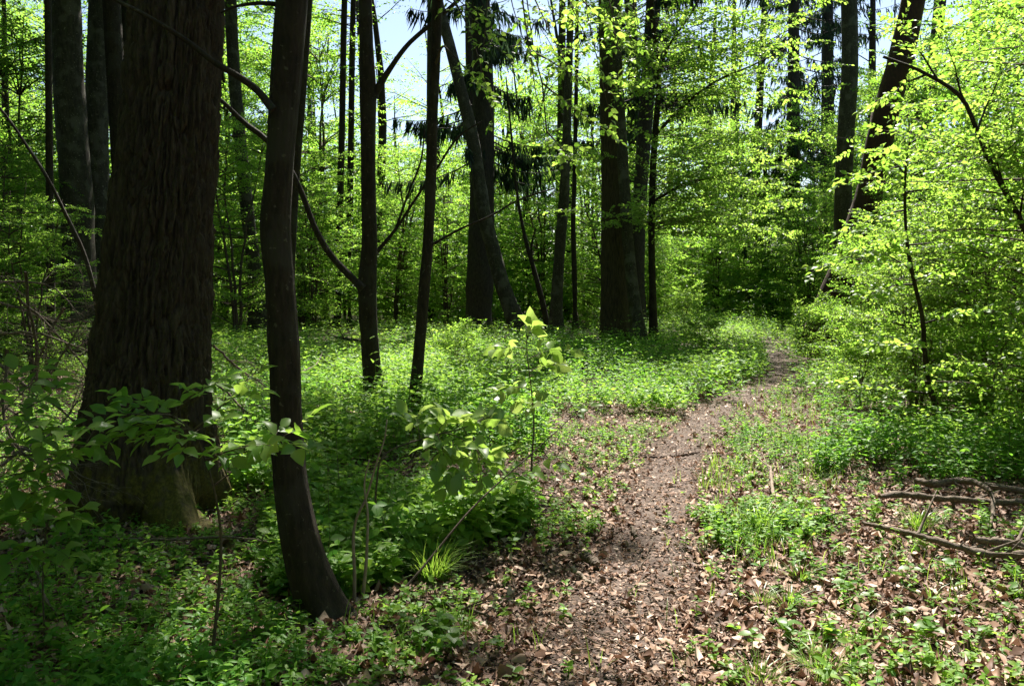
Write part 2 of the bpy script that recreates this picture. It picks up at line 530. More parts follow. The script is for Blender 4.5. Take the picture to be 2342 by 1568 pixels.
# ------------------------------------------------------------------ setting: floor, path
def ground():
    g = np.r_[np.arange(0, 14, .14), 14 * 1.09 ** np.arange(0, 45)]
    xs = np.r_[-g[:0:-1], g]
    ys = np.r_[-g[:0:-3], g[:1], np.arange(.14, 40, .16), 40 * 1.09 ** np.arange(0, 32)]
    X, Y = np.meshgrid(xs, ys)
    Z = gz(X, Y)
    mb = MB()
    nx, ny = len(xs), len(ys)
    i = np.arange(ny - 1)[:, None] * nx + np.arange(nx - 1)[None]
    mb.add(np.stack([X, Y, Z], -1), quads=np.stack([i, i + 1, i + nx + 1, i + nx], -1))
    o = put('ground', mb, M['soil'])
    tag(o, 'dark brown forest floor soil', kind='structure')

PATH = [(1340, 1750, 560), (1380, 1568, 520), (1420, 1400, 440), (1470, 1300, 330), (1500, 1200, 240), (1525, 1100, 190), (1570, 1010, 150),
        (1640, 940, 110), (1730, 890, 90), (1775, 855, 60), (1765, 815, 45), (1720, 775, 40), (1670, 742, 30), (1640, 722, 26)]
PATH_EDGE = None
def path():
    global PATH_EDGE
    rows = []
    for x, y, w in PATH:
        a, b = G(x - w / 2, y), G(x + w / 2, y)
        rows.append(np.r_[a, b])
    rows = spline(rows, 160)
    PATH_EDGE = rows
    mb = MB()
    K = 13
    u = np.linspace(0, 1, K)
    pts = rows[:, None, :3] * (1 - u)[None, :, None] + rows[:, None, 3:] * u[None, :, None]
    j = np.zeros(pts.shape[:2]); j[:, 0] = (RNG.random(160) - .5) * .18; j[:, -1] = (RNG.random(160) - .5) * .18
    pts[..., 0] += j
    m = (pts[:, :1] + pts[:, -1:]) / 2; pts = m + (pts - m) * .62
    pts[..., 2] = gz(pts[..., 0], pts[..., 1]) + .012
    pts[:, [0, -1], 2] -= .02
    i = np.arange(159)[:, None] * K + np.arange(K - 1)[None]
    mb.add(pts, quads=np.stack([i, i + 1, i + K + 1, i + K], -1))
    tag(put('path', mb, M['track']), 'trodden brown dirt path curving through the wood', kind='structure')

ground()
path()

# ------------------------------------------------------------------ trees
def to_world(line, Y):
    """picture polyline (x, y, width[, distance]) -> points and radii"""
    return np.array([np.r_[P(r[0], r[1], r[3] if len(r) > 3 else Y), r[2] * (r[3] if len(r) > 3 else Y) / F / 2] for r in line])

def bark_trunk(mb, pr, seg=14, n=70, amp=.05, freq=3.0, stretch=1.2, seed=0, flare=.5):
    """trunk with an uneven surface along rows x, y, z, radius"""
    s = spline(pr, n)
    p, r = s[:, :3], np.maximum(s[:, 3], .006)
    z0 = p[0, 2]
    hgt = p[:, 2] - z0
    tan = nz(np.gradient(p, axis=0))
    a = nz(np.cross(tan, np.array([0., 1, 0])))
    b = np.cross(tan, a)
    th = np.arange(seg) * 2 * np.pi / seg
    c, sn = np.cos(th), np.sin(th)
    cx = np.broadcast_to(c, (n, seg)); sx = np.broadcast_to(sn, (n, seg)); hh = np.broadcast_to(hgt[:, None], (n, seg))
    nn = fbm(cx * freq + 10, sx * freq + 10, hh * stretch, seed=seed, oct=3) - .5
    low = vn(cx * .9 + 5, sx * .9 + 5, hh * .35, seed=seed + 9) - .5
    fl = flare * np.exp(-hgt / (r[0] * 2.2 + .05))[:, None] * (.5 + 1.0 * np.abs(np.cos(th * 2.5 + seed))[None] ** 2)
    R = r[:, None] * (1 + amp * 2 * nn + .12 * low + fl)
    if seg >= 16:                                   # knots and branch scars, fine cracks
        g = np.random.default_rng(seed + 100)
        for _ in range(14):
            h0, t0, w = g.uniform(.2, 6), g.uniform(0, 6.28), g.uniform(.25, .5)
            dt = (th[None] - t0 + np.pi) % (2 * np.pi) - np.pi
            dd = (dt / w) ** 2 + ((hh - h0) / (w * r[0] * 1.2)) ** 2
            R = R * (1 + g.uniform(.05, .16) * np.exp(-dd) - .07 * np.exp(-dd * 5))
        ck = 1 - np.abs(2 * vn(cx * 6 + 20, sx * 6 + 20, hh * 5, seed=seed + 3) - 1)
        R = R * (1 - amp * .9 * ck ** 5)
    v = p[:, None] + R[..., None] * (c[None, :, None] * a[:, None] + sn[None, :, None] * b[:, None])
    i = np.arange(n - 1)[:, None] * seg; j = np.arange(seg)[None]; jn = (j + 1) % seg
    mb.add(v, quads=np.stack([i + j, i + jn, i + seg + jn, i + seg + j], -1).reshape(-1, 4), tint=0.0)

def crown_boughs(mbw, pr, zlo, n, R, ntw=14, tlen=.9, nl=12, up=.35, droop=.15, r0=.03, twigs=False):
    """boughs standing off the trunk line pr above height zlo"""
    ok = pr[:, 2] > zlo
    s = pr[ok] if ok.sum() > 1 else pr[-2:]
    k = RNG.integers(0, len(s) - 1, n); u = RNG.random(n)[:, None]
    p0 = s[k, :3] * (1 - u) + s[k + 1, :3] * u
    f = (p0[:, 2] - s[0, 2]) / max(s[-1, 2] - s[0, 2], .1)
    az = RNG.random(n) * 2 * np.pi
    d = np.stack([np.cos(az), np.sin(az), up * (.4 + f + .6 * RNG.random(n))], -1)
    L = R * (1.05 - .6 * f ** 1.5) * (.55 + .6 * RNG.random(n))
    e = p0 + nz(d) * (.55 * L)[:, None]
    k = RNG.random(n) * .9 + .1 > lit(e[:, :2] - S[:2] * (e[:, 2:3] / S[2])) * 1.05  # boughs over the wanted sun patches are left out
    k[0] = True
    p0, d, L = p0[k], d[k], L[k]; n = len(L)
    return boughs(mbw, p0, d, L, r0 * (.6 + .6 * RNG.random(n)), ntw, tlen, nl, droop, start=.12, twigs=twigs)

GROUPS_TREE = 'tree trunks of the wood'
def tree(name, label, line, Y, H, bark, crown_r=4.5, crown_lo=7.5, leafm='canopy', leaf=.15, nb=80, branches=(), seed=0, seg=14,
         amp=.04, freq=3.0, flare=.5, n=70, cat='tree', lean=0.0, thin=.05, low=None, hang=None):
    """line: picture polyline from the foot up, x, y, width"""
    pr = to_world(line, Y)
    g = pr[0].copy()
    foot = float(gz(pr[0, 0], pr[0, 1]))
    if pr[0, 2] > foot + .03:                      # carry the foot on down to the floor
        d = pr[0] - pr[1]; k = (pr[0, 2] - foot) / max(-d[2], .05) if d[2] < 0 else 1
        g = pr[0] + np.r_[d[:2] * min(k, 2.5), foot - pr[0, 2], 0]
        g[3] = pr[0, 3] * 1.12
        pr = np.vstack([g, pr])
    pr = np.vstack([pr[0] - np.array([0, 0, .12, 0]), pr])
    vis_top = pr[-1]
    d = nz(pr[-1, :3] - pr[-3, :3])
    d = nz(d + np.array([0, 0, .9]))
    for k, f in enumerate((.25, .5, .75, 1.0)):
        h = (H - vis_top[2]) * f
        if h > .3:
            q = vis_top[:3] + d * h / max(d[2], .5)
            pr = np.vstack([pr, np.r_[q, vis_top[3] * (1 - f) + thin * f]])
    t = thing(name, label, cat, (pr[1, 0], pr[1, 1], foot), None)
    mb = MB()
    bark_trunk(mb, pr, seg, n, amp, freq, seed=seed, flare=flare)
    for bl, bY, vis in branches:
        if not vis:
            bp = to_world(bl, bY); s = spline(bp, 16)
            tubes(mb, s[:, :3], s[:, 3], 6, tint=0)
    cw = MB(); cl = MB()
    if nb:
        lp, ld, ln, sc = crown_boughs(mb, pr, crown_lo, nb, crown_r)
        keep = let_sun(lp)
        leaves(cl, lp[keep], ld[keep], ln[keep], sc[keep] * leaf)
    put('trunk', mb, M[bark], t)
    for bl, bY, vis in branches:
        if vis:
            bm = MB(); bp = to_world(bl, bY); s = spline(bp, 22)
            tubes(bm, s[:, :3], s[:, 3], 7, tint=0, wob=.12)
            put('branch', bm, M[bark], t)
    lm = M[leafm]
    if low is not None:                            # low sprays of large, near leaves
        (p0, dd, L, kw, lsize) = low
        lp, ld, ln, sc = boughs(cl_wood := MB(), p0, dd, L, **kw)
        if hang:
            for k, q in enumerate(p0):
                if k in hang:
                    a = p0[hang[k]]
                else:
                    h = np.clip(q[2] + .35, pr[0, 2], pr[-1, 2]); i = int(np.argmin(np.abs(pr[:, 2] - h)))
                    a = pr[i, :3]
                ln3 = spline([np.r_[a, .016 if k not in hang else .007], np.r_[(a + q) / 2 + np.array([0, 0, .12 if k not in hang else 0]), .012 if k not in hang else .006], np.r_[q, .007]], 10)
                tubes(cl_wood, ln3[:, :3], ln3[:, 3], 6)
        leaves(cl, lp, ld, ln, sc * lsize, LEAF11)
        put('bough', cl_wood, M['twig'], t)
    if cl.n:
        put('crown', cl, lm, t)
    return t

# the big furrowed tree in front
def big_tree():
    Y = 5.75
    line = [(325, 1215, 372), (328, 1100, 335), (330, 1000, 318), (338, 850, 296), (352, 700, 276), (366, 500, 258), (385, 300, 240), (400, 60, 226), (402, -60, 222)]
    pr = to_world(line, Y)
    pr[:, 3] *= .90; pr[:, 0] += .018
    foot = float(gz(pr[0, 0], pr[0, 1]))
    pr = np.vstack([np.r_[pr[0, :2], foot - .15, pr[0, 3] * 1.08], pr])
    top = pr[-1]
    for f, dx, dy in ((.3, .1, .15), (.6, .15, .3), (1, .3, .2)):
        pr = np.vstack([pr, np.r_[top[0] + dx, top[1] + dy, top[2] + (22 - top[2]) * f, top[3] * (1 - f) + .08 * f]])
    t = thing('oak_tree', 'massive old tree with deeply furrowed bark and a mossy root flare', 'tree', (pr[0, 0], pr[0, 1], foot))
    vis = pr[pr[:, 2] <= top[2] + 1e-6]
    n, seg = 900, 420
    s = spline(vis, n)
    p, r = s[:, :3], s[:, 3]
    hgt = p[:, 2] - foot
    th = np.arange(seg) * 2 * np.pi / seg
    c, sn = np.cos(th)[None], np.sin(th)[None]
    hh = hgt[:, None] * np.ones((1, seg))
    TH = th[None] * np.ones((n, 1))
    # furrows: ridges running up, weaving and joining
    wob = (fbm(c * 1.6 + 3 + 0 * hh, sn * 1.6 + 3 + 0 * hh, hh * 1.1, seed=2, oct=3) - .5) * 1.3
    cx, sx = np.cos(TH + wob * .16), np.sin(TH + wob * .16)
    k = 12.0
    a1 = vn(cx * k + 20, sx * k + 20, hh * 3.4, seed=3)
    a2 = vn(cx * k * 2.1 + 20, sx * k * 2.1 + 20, hh * 9, seed=4)
    a3 = vn(cx * k * 5 + 20, sx * k * 5 + 20, hh * 30, seed=6)
    ridge = 1 - np.abs(2 * a1 - 1)
    ridge2 = 1 - np.abs(2 * a2 - 1)
    disp = -.055 * ridge ** 3 - .028 * ridge2 ** 2.4 + .022 * (a3 - .5)
    WR = 54
    wu = (fbm(c * 2 + 7 + 0 * hh, sn * 2 + 7 + 0 * hh, hh * 2.6, seed=41, oct=3) - .5) * 3.2
    wv = (fbm(c * 3 + 7 + 0 * hh, sn * 3 + 7 + 0 * hh, hh * 2.0, seed=44, oct=2) - .5) * 1.5
    pl = plates(TH / (2 * np.pi) * WR + wu, hh / .46 + wv, WR, 61)
    pl2 = plates(TH / (2 * np.pi) * WR * 2 + wu * 2, hh / .19 + wv * 2, WR * 2, 67)
    disp = -.026 * np.exp(-(pl / .2) ** 2) - .012 * np.exp(-(pl2 / .2) ** 2) - .034 * ridge ** 4 + .016 * (a3 - .5) + .02 * (a1 - .5)
    soft = np.clip((hgt - .05) / .5, .5, 1)[:, None]
    disp = disp * soft + .05 * (1 - soft) * (fbm(cx * 11 + 9, sx * 11 + 9, hh * 16, seed=12, oct=4) - .5)
    # root flare, strongest towards the right and front
    def lobe(a0, w):
        dlt = (TH - a0 + np.pi) % (2 * np.pi) - np.pi
        return np.exp(-(dlt / w) ** 2)
    # th: vector a = tan x Y -> -X... measured below
    tan = nz(np.gradient(p, axis=0))
    a = nz(np.cross(np.array([0., 1, 0]), tan)); b = np.cross(tan, a)        # a = +X, b = +Y
    fl = .44 * lobe(-.85, .26) * np.exp(-hh / .28) + .38 * lobe(-.85, .2) * np.exp(-hh / .12) + .17 * lobe(.10, .22) * np.exp(-hh / .42) + .16 * lobe(-1.75, .35) * np.exp(-hh / .22) \
        + .10 * lobe(-2.6, .35) * np.exp(-hh / .3) + .25 * lobe(2.2, .4) * np.exp(-hh / .3)
    low = (vn(cx * 1.2 + 5, sx * 1.2 + 5, hh * .8, seed=14) - .5) * .05
    R = r[:, None] * (1 + .15 * low) + low + disp + fl
    v = p[:, None] + R[..., None] * (np.cos(th)[None, :, None] * a[:, None] + np.sin(th)[None, :, None] * b[:, None])
    moss = .46 * np.exp(-hh / .7) + .34 * lobe(-.5, .7) * np.exp(-hh / 1.1) + .12 * (ridge < .35) * np.exp(-hh / 2.5)
    i = np.arange(n - 1)[:, None] * seg; j = np.arange(seg)[None]; jn = (j + 1) % seg
    mb = MB()
    mb.add(v, quads=np.stack([i + j, i + jn, i + seg + jn, i + seg + j], -1).reshape(-1, 4), tint=np.clip(moss, 0, 1).ravel())
    hi = pr[pr[:, 2] >= top[2] - .3]
    bark_trunk(mb, hi, 20, 40, .05, 4, seed=2, flare=0)
    lp, ld, ln, sc = crown_boughs(mb, pr, 6.5, 150, 7.5, ntw=16, tlen=1.1, nl=12, r0=.07)
    put('trunk', mb, M['oak'], t)
    root = MB()
    rp = np.array([np.r_[G(430, 1190, .0), .09], np.r_[G(495, 1238, -.02), .08], np.r_[G(555, 1268, -.025), .062], np.r_[G(600, 1290, -.03), .045], np.r_[G(665, 1320, -.09), .02]])
    rs = spline(rp, 22)
    tubes(root, rs[:, :3], rs[:, 3], 12, tint=.55, wob=.2)
    put('root', root, M['oak'], t)
    cl = MB()
    keep = let_sun(lp)
    leaves(cl, lp[keep], ld[keep], ln[keep], sc[keep] * .16)
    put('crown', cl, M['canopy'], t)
big_tree()

# the slender dark trunk in front
tree('young_tree', 'slender dark smooth trunk, bowed at its foot, beside the massive furrowed one',
     [(752, 1432, 118), (738, 1390, 100), (705, 1300, 90), (676, 1180, 82), (659, 1050, 75), (655, 950, 72), (650, 800, 70), (640, 650, 67), (630, 520, 69),
      (638, 400, 62), (653, 200, 68), (668, 0, 71), (672, -60, 70)], 3.85, 13, 'smooth', 3.5, 5.5, nb=70, seg=56, n=420, amp=.06, freq=6, flare=.42, seed=21,
     branches=[([(625, 252, 20), (590, 208, 17), (540, 172, 15), (495, 146, 14), (430, 96, 12), (350, 45, 10), (268, 2, 8), (200, -30, 6)], 3.75, True),
               ([(650, 14, 12), (610, 8, 10), (570, 10, 8), (530, 18, 6), (505, 30, 4)], 3.85, True)])
tree('young_tree', 'narrow forked dark trunk standing in the sunny clearing, long boughs both sides',
     [(856, 965, 52), (855, 940, 48), (850, 850, 43), (843, 750, 40), (840, 655, 42), (845, 560, 36), (843, 450, 34), (842, 300, 34), (842, 225, 38), (838, 100, 31), (835, 0, 30), (834, -60, 29)],
     9.6, 15, 'smooth', 4, 8, nb=80, seg=30, n=260, amp=.05, freq=5, flare=.35, seed=23,
     branches=[([(830, 660, 20), (800, 630, 17), (760, 588, 15), (720, 520, 14), (692, 445, 13), (665, 388, 13), (608, 318, 13), (560, 282, 12), (505, 228, 9), (420, 170, 6)], 9.3, True),
               ([(852, 222, 22), (890, 160, 13), (930, 105, 11), (980, 60, 10), (1040, 8, 9), (1090, -40, 7)], 9.6, True),
               ([(858, 580, 12), (905, 524, 7), (950, 455, 6), (996, 390, 5.5), (1056, 306, 4.5), (1103, 277, 3)], 9.8, True),
               ([(905, 524, 6), (935, 440, 5), (962, 370, 4.5), (972, 296, 3)], 9.8, True)])
def t4_low():
    p0 = np.array([P(1000, -60, 8.8), P(998, -20, 8.6), P(1140, -90, 7.6), P(1190, -60, 7.2), P(1200, -40, 7.4), P(1260, -90, 7.0), P(1330, -80, 7.4), P(1120, -40, 7.9),
                   P(1221, 120, 7.3), P(1240, 190, 7.2), P(1300, -30, 7.3), P(1380, -60, 7.6), P(1440, -60, 7.8), P(1030, 120, 8.3), P(1060, 40, 8.0), P(1250, 300, 7.2)])
    tg = np.array([P(1180, 130, 7.6), P(1120, 70, 7.6), P(1215, 130, 7.3), P(1252, 330, 7.1), P(1330, 190, 7.0), P(1370, 110, 7.2), P(1400, 250, 7.3), P(1100, 170, 7.6),
                   P(1330, 170, 7.0), P(1400, 300, 7.0), P(1420, 90, 7.1), P(1430, 150, 7.4), P(1470, 110, 7.5), P(1110, 220, 8.0), P(1130, 260, 7.8), P(1330, 400, 7.0)])
    d = tg - p0
    L = np.linalg.norm(d, axis=1)
    return (p0, d, L, dict(r0=.008, ntw=9, tlen=.24, nl=5, droop=.03, wiggle=.05, flat=.35, start=.2), .064)
tree('young_tree', 'thin dark leaning trunk just right of the forked one, fresh leaf sprays hanging above',
     [(944, 978, 30), (952, 870, 28), (960, 780, 26), (968, 680, 26), (978, 560, 24), (985, 400, 25), (990, 250, 23), (995, 150, 22), (1000, 0, 24), (1002, -60, 24)],
     9.0, 14, 'smooth', 3.5, 7, nb=60, seg=24, n=240, amp=.05, freq=5, flare=.3, seed=25, leafm='young', low=t4_low(), hang={8: 4, 9: 8, 15: 9},
     branches=[([(984, 562, 8), (1050, 525, 5), (1120, 495, 5), (1180, 460, 4), (1270, 430, 3)], 9.0, True)])
tree('grey_tree', 'grey trunk leaning steeply to the left behind the clearing',
     [(1190, 768, 42), (1175, 725, 36), (1150, 655, 33), (1125, 560, 31), (1105, 480, 32), (1093, 400, 31), (1075, 290, 29), (1055, 210, 26), (1030, 110, 24), (1005, 15, 22), (985, -60, 20)],
     25.5, 19, 'grey', 4.5, 10, nb=50, seed=27, seg=16, n=90, amp=.05)
tree('spruce_tree', 'thick dark spruce trunk with drooping needle curtains behind the leaning grey one',
     [(1092, 748, 62), (1097, 650, 58), (1101, 500, 56), (1105, 300, 52), (1103, 150, 47), (1098, 0, 44), (1096, -80, 42)], 28, 24, 'spruce', nb=0, seed=29, seg=18, n=80, amp=.05, flare=.2)
tree('grey_tree', 'upright pale mottled trunk between the leaning grey one and the twin trunks',
     [(1271, 764, 36), (1272, 715, 28), (1275, 650, 26), (1281, 560, 25), (1290, 450, 24), (1293, 380, 21), (1298, 250, 18), (1303, 100, 15), (1307, -60, 14)], 26, 18, 'grey', 4, 11, nb=50, seed=31,
     amp=.05)
tree('tall_tree', 'stout straight trunk, darker of the twin trunks beside the path bend',
     [(1412, 786, 72), (1409, 740, 66), (1405, 640, 60), (1402, 540, 54), (1400, 350, 50), (1397, 200, 52), (1394, 0, 54), (1392, -60, 54)], 22.4, 24, 'oak', 5, 10, nb=90, seed=33, seg=24, n=140,
     amp=.05, freq=6, flare=.3)
tree('grey_tree', 'slim lighter trunk leaning against the stout straight one by the path bend',
     [(1464, 792, 36), (1455, 720, 29), (1446, 650, 27), (1435, 540, 26), (1426, 400, 25), (1419, 280, 24), (1412, 150, 22), (1408, 0, 20), (1405, -60, 19)], 21.3, 18, 'grey', 4, 10, nb=50, seed=35)
tree('spruce_tree', 'dark spruce trunk half hidden behind the twin trunks',
     [(1458, 752, 34), (1460, 600, 30), (1464, 450, 31), (1478, 250, 34), (1490, 90, 33), (1498, -60, 31)], 30, 22, 'spruce', nb=0, seed=37)

# young beech right of the twin trunks, boughs in layers up to the right
def beech_tiers():
    Y = 22.5
    p0, d, L = [], [], []
    trunk = [(1490, 545), (1490, 500), (1493, 400), (1500, 286), (1507, 200), (1503, 130), (1492, 35), (1485, -60), (1480, -160)]
    for _ in range(115):
        k = RNG.integers(0, len(trunk) - 1); u = RNG.random()
        x = trunk[k][0] * (1 - u) + trunk[k + 1][0] * u; y = trunk[k][1] * (1 - u) + trunk[k + 1][1] * u
        q = P(x, y, Y)
        az = RNG.normal(-.1, 1.0) if RNG.random() < .8 else RNG.random() * 6.3
        el = RNG.uniform(.0, .45)
        p0.append(q); d.append((math.cos(az), math.sin(az) * .8 - .15, el)); L.append(RNG.uniform(2.0, 4.8))
    return (np.array(p0), np.array(d), np.array(L), dict(r0=.012, ntw=22, tlen=.75, nl=11, droop=.14, flat=.5, start=.08), .095)
tree('beech_tree', 'thin dark stem carrying wide layers of bright leaves beside the path bend',
     [(1494, 748, 20), (1493, 690, 17), (1490, 525, 15), (1493, 400, 15), (1500, 286, 15), (1507, 200, 13), (1503, 130, 12), (1492, 35, 11), (1485, -60, 10)], 22.5, 13, 'smooth',
     3, 9, nb=30, seed=39, leafm='young', low=beech_tiers(), seg=10,
     branches=[([(1498, 310, 8), (1560, 245, 7), (1640, 185, 6), (1720, 150, 4), (1800, 110, 3)], 22.3, True),
               ([(1493, 460, 7), (1570, 420, 6), (1660, 400, 4), (1760, 375, 3)], 22.2, True),
               ([(1506, 175, 8), (1530, 105, 6), (1575, 40, 5), (1610, -20, 4)], 22.5, True)])

# trunks on the left
tree('tall_tree', 'broad dark trunk far left, the left one of a pair behind the massive tree',
     [(180, 600, 70), (175, 440, 70), (165, 300, 66), (155, 150, 64), (150, 0, 62), (148, -60, 61)], 18, 22, 'grey', 5, 9, nb=110, seed=41, seg=18, amp=.05)
tree('tall_tree', 'grey trunk partly hidden by the massive tree, the right one of a pair',
     [(224, 600, 54), (222, 450, 52), (222, 200, 50), (228, 0, 48), (230, -60, 47)], 20, 22, 'grey', 5, 10, nb=100, seed=43, seg=18, amp=.05)
tree('young_tree', 'very thin dark trunk left of the far left pair',
     [(116, 600, 17), (113, 370, 16), (111, 150, 15), (109, 0, 14), (108, -60, 13)], 15, 15, 'smooth', 3.5, 8, nb=60, seed=45, seg=10)
tree('sapling', 'thin bare arching stem bending from the left edge down behind the massive tree',
     [(228, 760, 11), (217, 675, 11), (192, 580, 10), (150, 490, 9), (110, 410, 8), (60, 332, 7), (0, 248, 6), (-70, 180, 5)], 9, 5.5, 'smooth', 2, 4.8, nb=0, seed=47, seg=8, thin=.01)
tree('grey_tree', 'faint grey trunk in the green gap between the two nearest trunks',
     [(592, 748, 40), (588, 690, 34), (580, 600, 31), (572, 540, 30), (560, 430, 29), (547, 300, 28), (536, 180, 27), (525, -60, 25)], 27, 18, 'grey', 4.5, 9, nb=70, seed=49, seg=12)
tree('young_tree', 'leaning trunk just behind the slender dark one, showing at its right edge',
     [(660, 760, 20), (668, 550, 20), (676, 400, 20), (688, 250, 20), (702, 60, 19), (710, -60, 18)], 12, 14, 'smooth', 4, 8, nb=80, seed=51, seg=12)
tree('young_tree', 'thin trunk in the bright foliage left of the forked trunk, the left of two',
     [(772, 740, 18), (775, 560, 17), (782, 300, 15), (788, 0, 13), (790, -60, 12)], 32, 17, 'smooth', 3, 12, nb=20, seed=53, seg=8)
tree('young_tree', 'thin trunk in the bright foliage left of the forked trunk, the right of two',
     [(800, 740, 17), (800, 520, 15), (803, 310, 14), (808, 0, 12), (810, -60, 11)], 34, 17, 'smooth', 3, 12, nb=20, seed=55, seg=8)
tree('young_tree', 'slim forked stem between the leaning grey trunk and the pale mottled one',
     [(1254, 756, 16), (1240, 690, 13), (1222, 620, 11), (1205, 560, 9), (1190, 490, 7), (1180, 420, 6)], 27, 8, 'smooth', 1.5, 6, nb=0, seed=57, seg=8, thin=.02,
     branches=[([(1222, 620, 9), (1215, 570, 6), (1225, 520, 4)], 27, False)])
tree('young_tree', 'thin stem immediately right of the pale mottled trunk',
     [(1316, 748, 14), (1314, 640, 12), (1311, 520, 11), (1314, 400, 10), (1318, 200, 9), (1320, -60, 8)], 30, 15, 'smooth', 3, 11, nb=20, seed=59, seg=8)

# trunks on the right
tree('tall_tree', 'straight grey trunk above the right-hand thicket, left of the reddish leaning one',
     [(1926, 560, 40), (1929, 420, 38), (1935, 300, 37), (1944, 150, 36), (1942, 0, 35), (1940, -60, 34)], 25, 22, 'grey', 4, 12, nb=20, seed=61, seg=14)
tree('leaning_tree', 'reddish brown trunk leaning strongly to the right above the thicket',
     [(1950, 570, 66), (1987, 445, 60), (2005, 350, 58), (2027, 250, 56), (2060, 130, 54), (2088, 0, 50), (2100, -60, 48)], 19, 18, 'red', 4, 10, nb=20, seed=63, seg=18, amp=.05)
tree('tall_tree', 'short visible piece of dark trunk just right of the reddish leaning one',
     [(2108, 560, 24), (2100, 330, 22), (2086, 200, 21), (2078, 50, 20), (2075, -60, 19)], 27, 18, 'spruce', 3, 12, nb=10, seed=65, seg=10)
tree('tall_tree', 'dark tilted trunk glimpsed through leaves, farthest right of the tall trunks',
     [(2098, 540, 32), (2112, 300, 29), (2130, 180, 27), (2146, 50, 26), (2155, -60, 25)], 30, 18, 'spruce', 3, 12, nb=10, seed=67, seg=10)

# spruce needles: boughs with hanging twigs
def spruce_crown(owner_label, base_px, Y, zlo, zhi, n, R, seed, dens=75):
    base = P(base_px, 700, Y)
    nd = MB()
    z = RNG.uniform(zlo, zhi, n)
    f = (z - zlo) / (zhi - zlo)
    az = RNG.random(n) * 2 * np.pi
    L = R * (1.0 - .45 * f) * RNG.uniform(.6, 1.1, n)
    T = 8
    t = np.linspace(0, 1, T)
    p0 = np.stack([np.full(n, base[0]), np.full(n, base[1]), z], -1)
    d = np.stack([np.cos(az), np.sin(az), np.zeros(n)], -1)
    pts = p0[:, None] + d[:, None] * (L[:, None] * t)[..., None] + UP * (L[:, None] * (-.55 * t + .35 * t ** 2.4))[..., None]
    tubes(nd, pts, .03 * (1 - .8 * t)[None] * np.ones((n, 1)), 4, cap=False, mat=1)
    K = dens
    tt = RNG.uniform(.2, 1, (n, K)); k = np.clip((tt * (T - 1)).astype(int), 0, T - 2); u = (tt * (T - 1) - k)[..., None]
    bi = np.arange(n)[:, None]
    q = pts[bi, k] * (1 - u) + pts[bi, k + 1] * u
    lat = np.stack([-d[:, 1], d[:, 0], np.zeros(n)], -1)[:, None]
    q = q + lat * RNG.normal(0, .22, (n, K, 1)) * (1.1 - tt)[..., None]
    q = q.reshape(-1, 3)
    hd = nz(np.array([0, 0, -1.]) + rv(len(q), .16) + .2 * np.repeat(d, K, 0))
    ln = RNG.uniform(.25, .8, len(q))
    k = let_sun(q) | (RNG.random(len(q)) < .6); q, hd, ln = q[k], hd[k], ln[k]
    for s in range(3):                                   # each hanging twig: three tapering sprays
        leaves(nd, q - hd * .02, nz(hd + rv(len(q), .08 + .08 * s)), rv(len(q)), ln * (1 - .22 * s), LEAF4, width=.065)
    return nd
for o in list(COL.objects):
    if o.get('label') == 'thick dark spruce trunk with drooping needle curtains behind the leaning grey one':
        nd = spruce_crown('', 1100, 28, 5.2, 20, 75, 3.3, 1)
        put('crown', nd, [M['needle'], M['spruce']], o)
    if o.get('label') == 'dark spruce trunk half hidden behind the twin trunks':
        nd = spruce_crown('', 1475, 30, 6.5, 19, 60, 3.6, 1)
        put('crown', nd, [M['needle'], M['spruce']], o)
for px, Y, lab in ((1812, 37, 'dark spruce with hanging needles against the sky above the bright shrubs'),
                   (1890, 44, 'bluish dark spruce farther back beside the straight grey trunk')):
    t = tree('spruce_tree', lab, [(px, 735, 40), (px + 2, 400, 32), (px + 3, 0, 24), (px + 3, -100, 22)], Y, 26, 'spruce', nb=0, seed=px, seg=10)
    nd = spruce_crown('', px, Y, 4.0, 24, 130, 4.2, px, 50)
    put('crown', nd, [M['needle'], M['spruce']], t)
print('trees', time.time() - T0)

# ------------------------------------------------------------------ understory shrubs and young trees
def shrub_mesh(h, R, nst, nb, ntw, tlen, nl, leaf, tmpl=LEAF4, zlo=.12, up=.35, droop=.12, flat=.4, twigs=False, name='shrub', leafm='beech', stem=.6):
    w, f = MB(), MB()
    st = []
    for k in range(nst):
        az = RNG.random() * 6.28; sp = RNG.uniform(.05, .45) * R
        hh = h * RNG.uniform(.75, 1.0)
        pts = spline([np.r_[.08 * math.cos(az), .08 * math.sin(az), -.1, .012 * h], np.r_[.25 * sp * math.cos(az), .25 * sp * math.sin(az), hh * .3, .009 * h],
                      np.r_[.6 * sp * math.cos(az + .3), .6 * sp * math.sin(az + .3), hh * .65, .006 * h], np.r_[sp * math.cos(az), sp * math.sin(az), hh, .002 * h]], 14)
        pts[:, :2] += np.cumsum(RNG.normal(0, .02 * h / 5, (14, 2)), 0)
        tubes(w, pts[:, :3], pts[:, 3] * stem, 6)
        st.append(pts)
    k = RNG.integers(0, nst, nb); t = zlo + (1 - zlo) * RNG.random(nb) ** .85
    p0 = np.array([st[a][min(int(b * 13), 12)][:3] for a, b in zip(k, t)])
    az = RNG.random(nb) * 6.28
    d = np.stack([np.cos(az), np.sin(az), up * RNG.uniform(.2, 1.6, nb)], -1)
    prof = np.sin(np.clip(.25 + .62 * t, 0, 1) * np.pi) * .75 + .35
    L = R * prof * RNG.uniform(.5, 1.05, nb)
    lp, ld, ln, sc = boughs(w, p0, d, L, .0022 * h + .002, ntw, tlen, nl, droop, flat=flat, twigs=twigs)
    ok = lp[:, 2] > .03
    leaves(f, lp[ok], ld[ok], ln[ok], sc[ok] * leaf, tmpl)
    return w.mesh('stems', M['twig']), f.mesh('foliage', M[leafm])

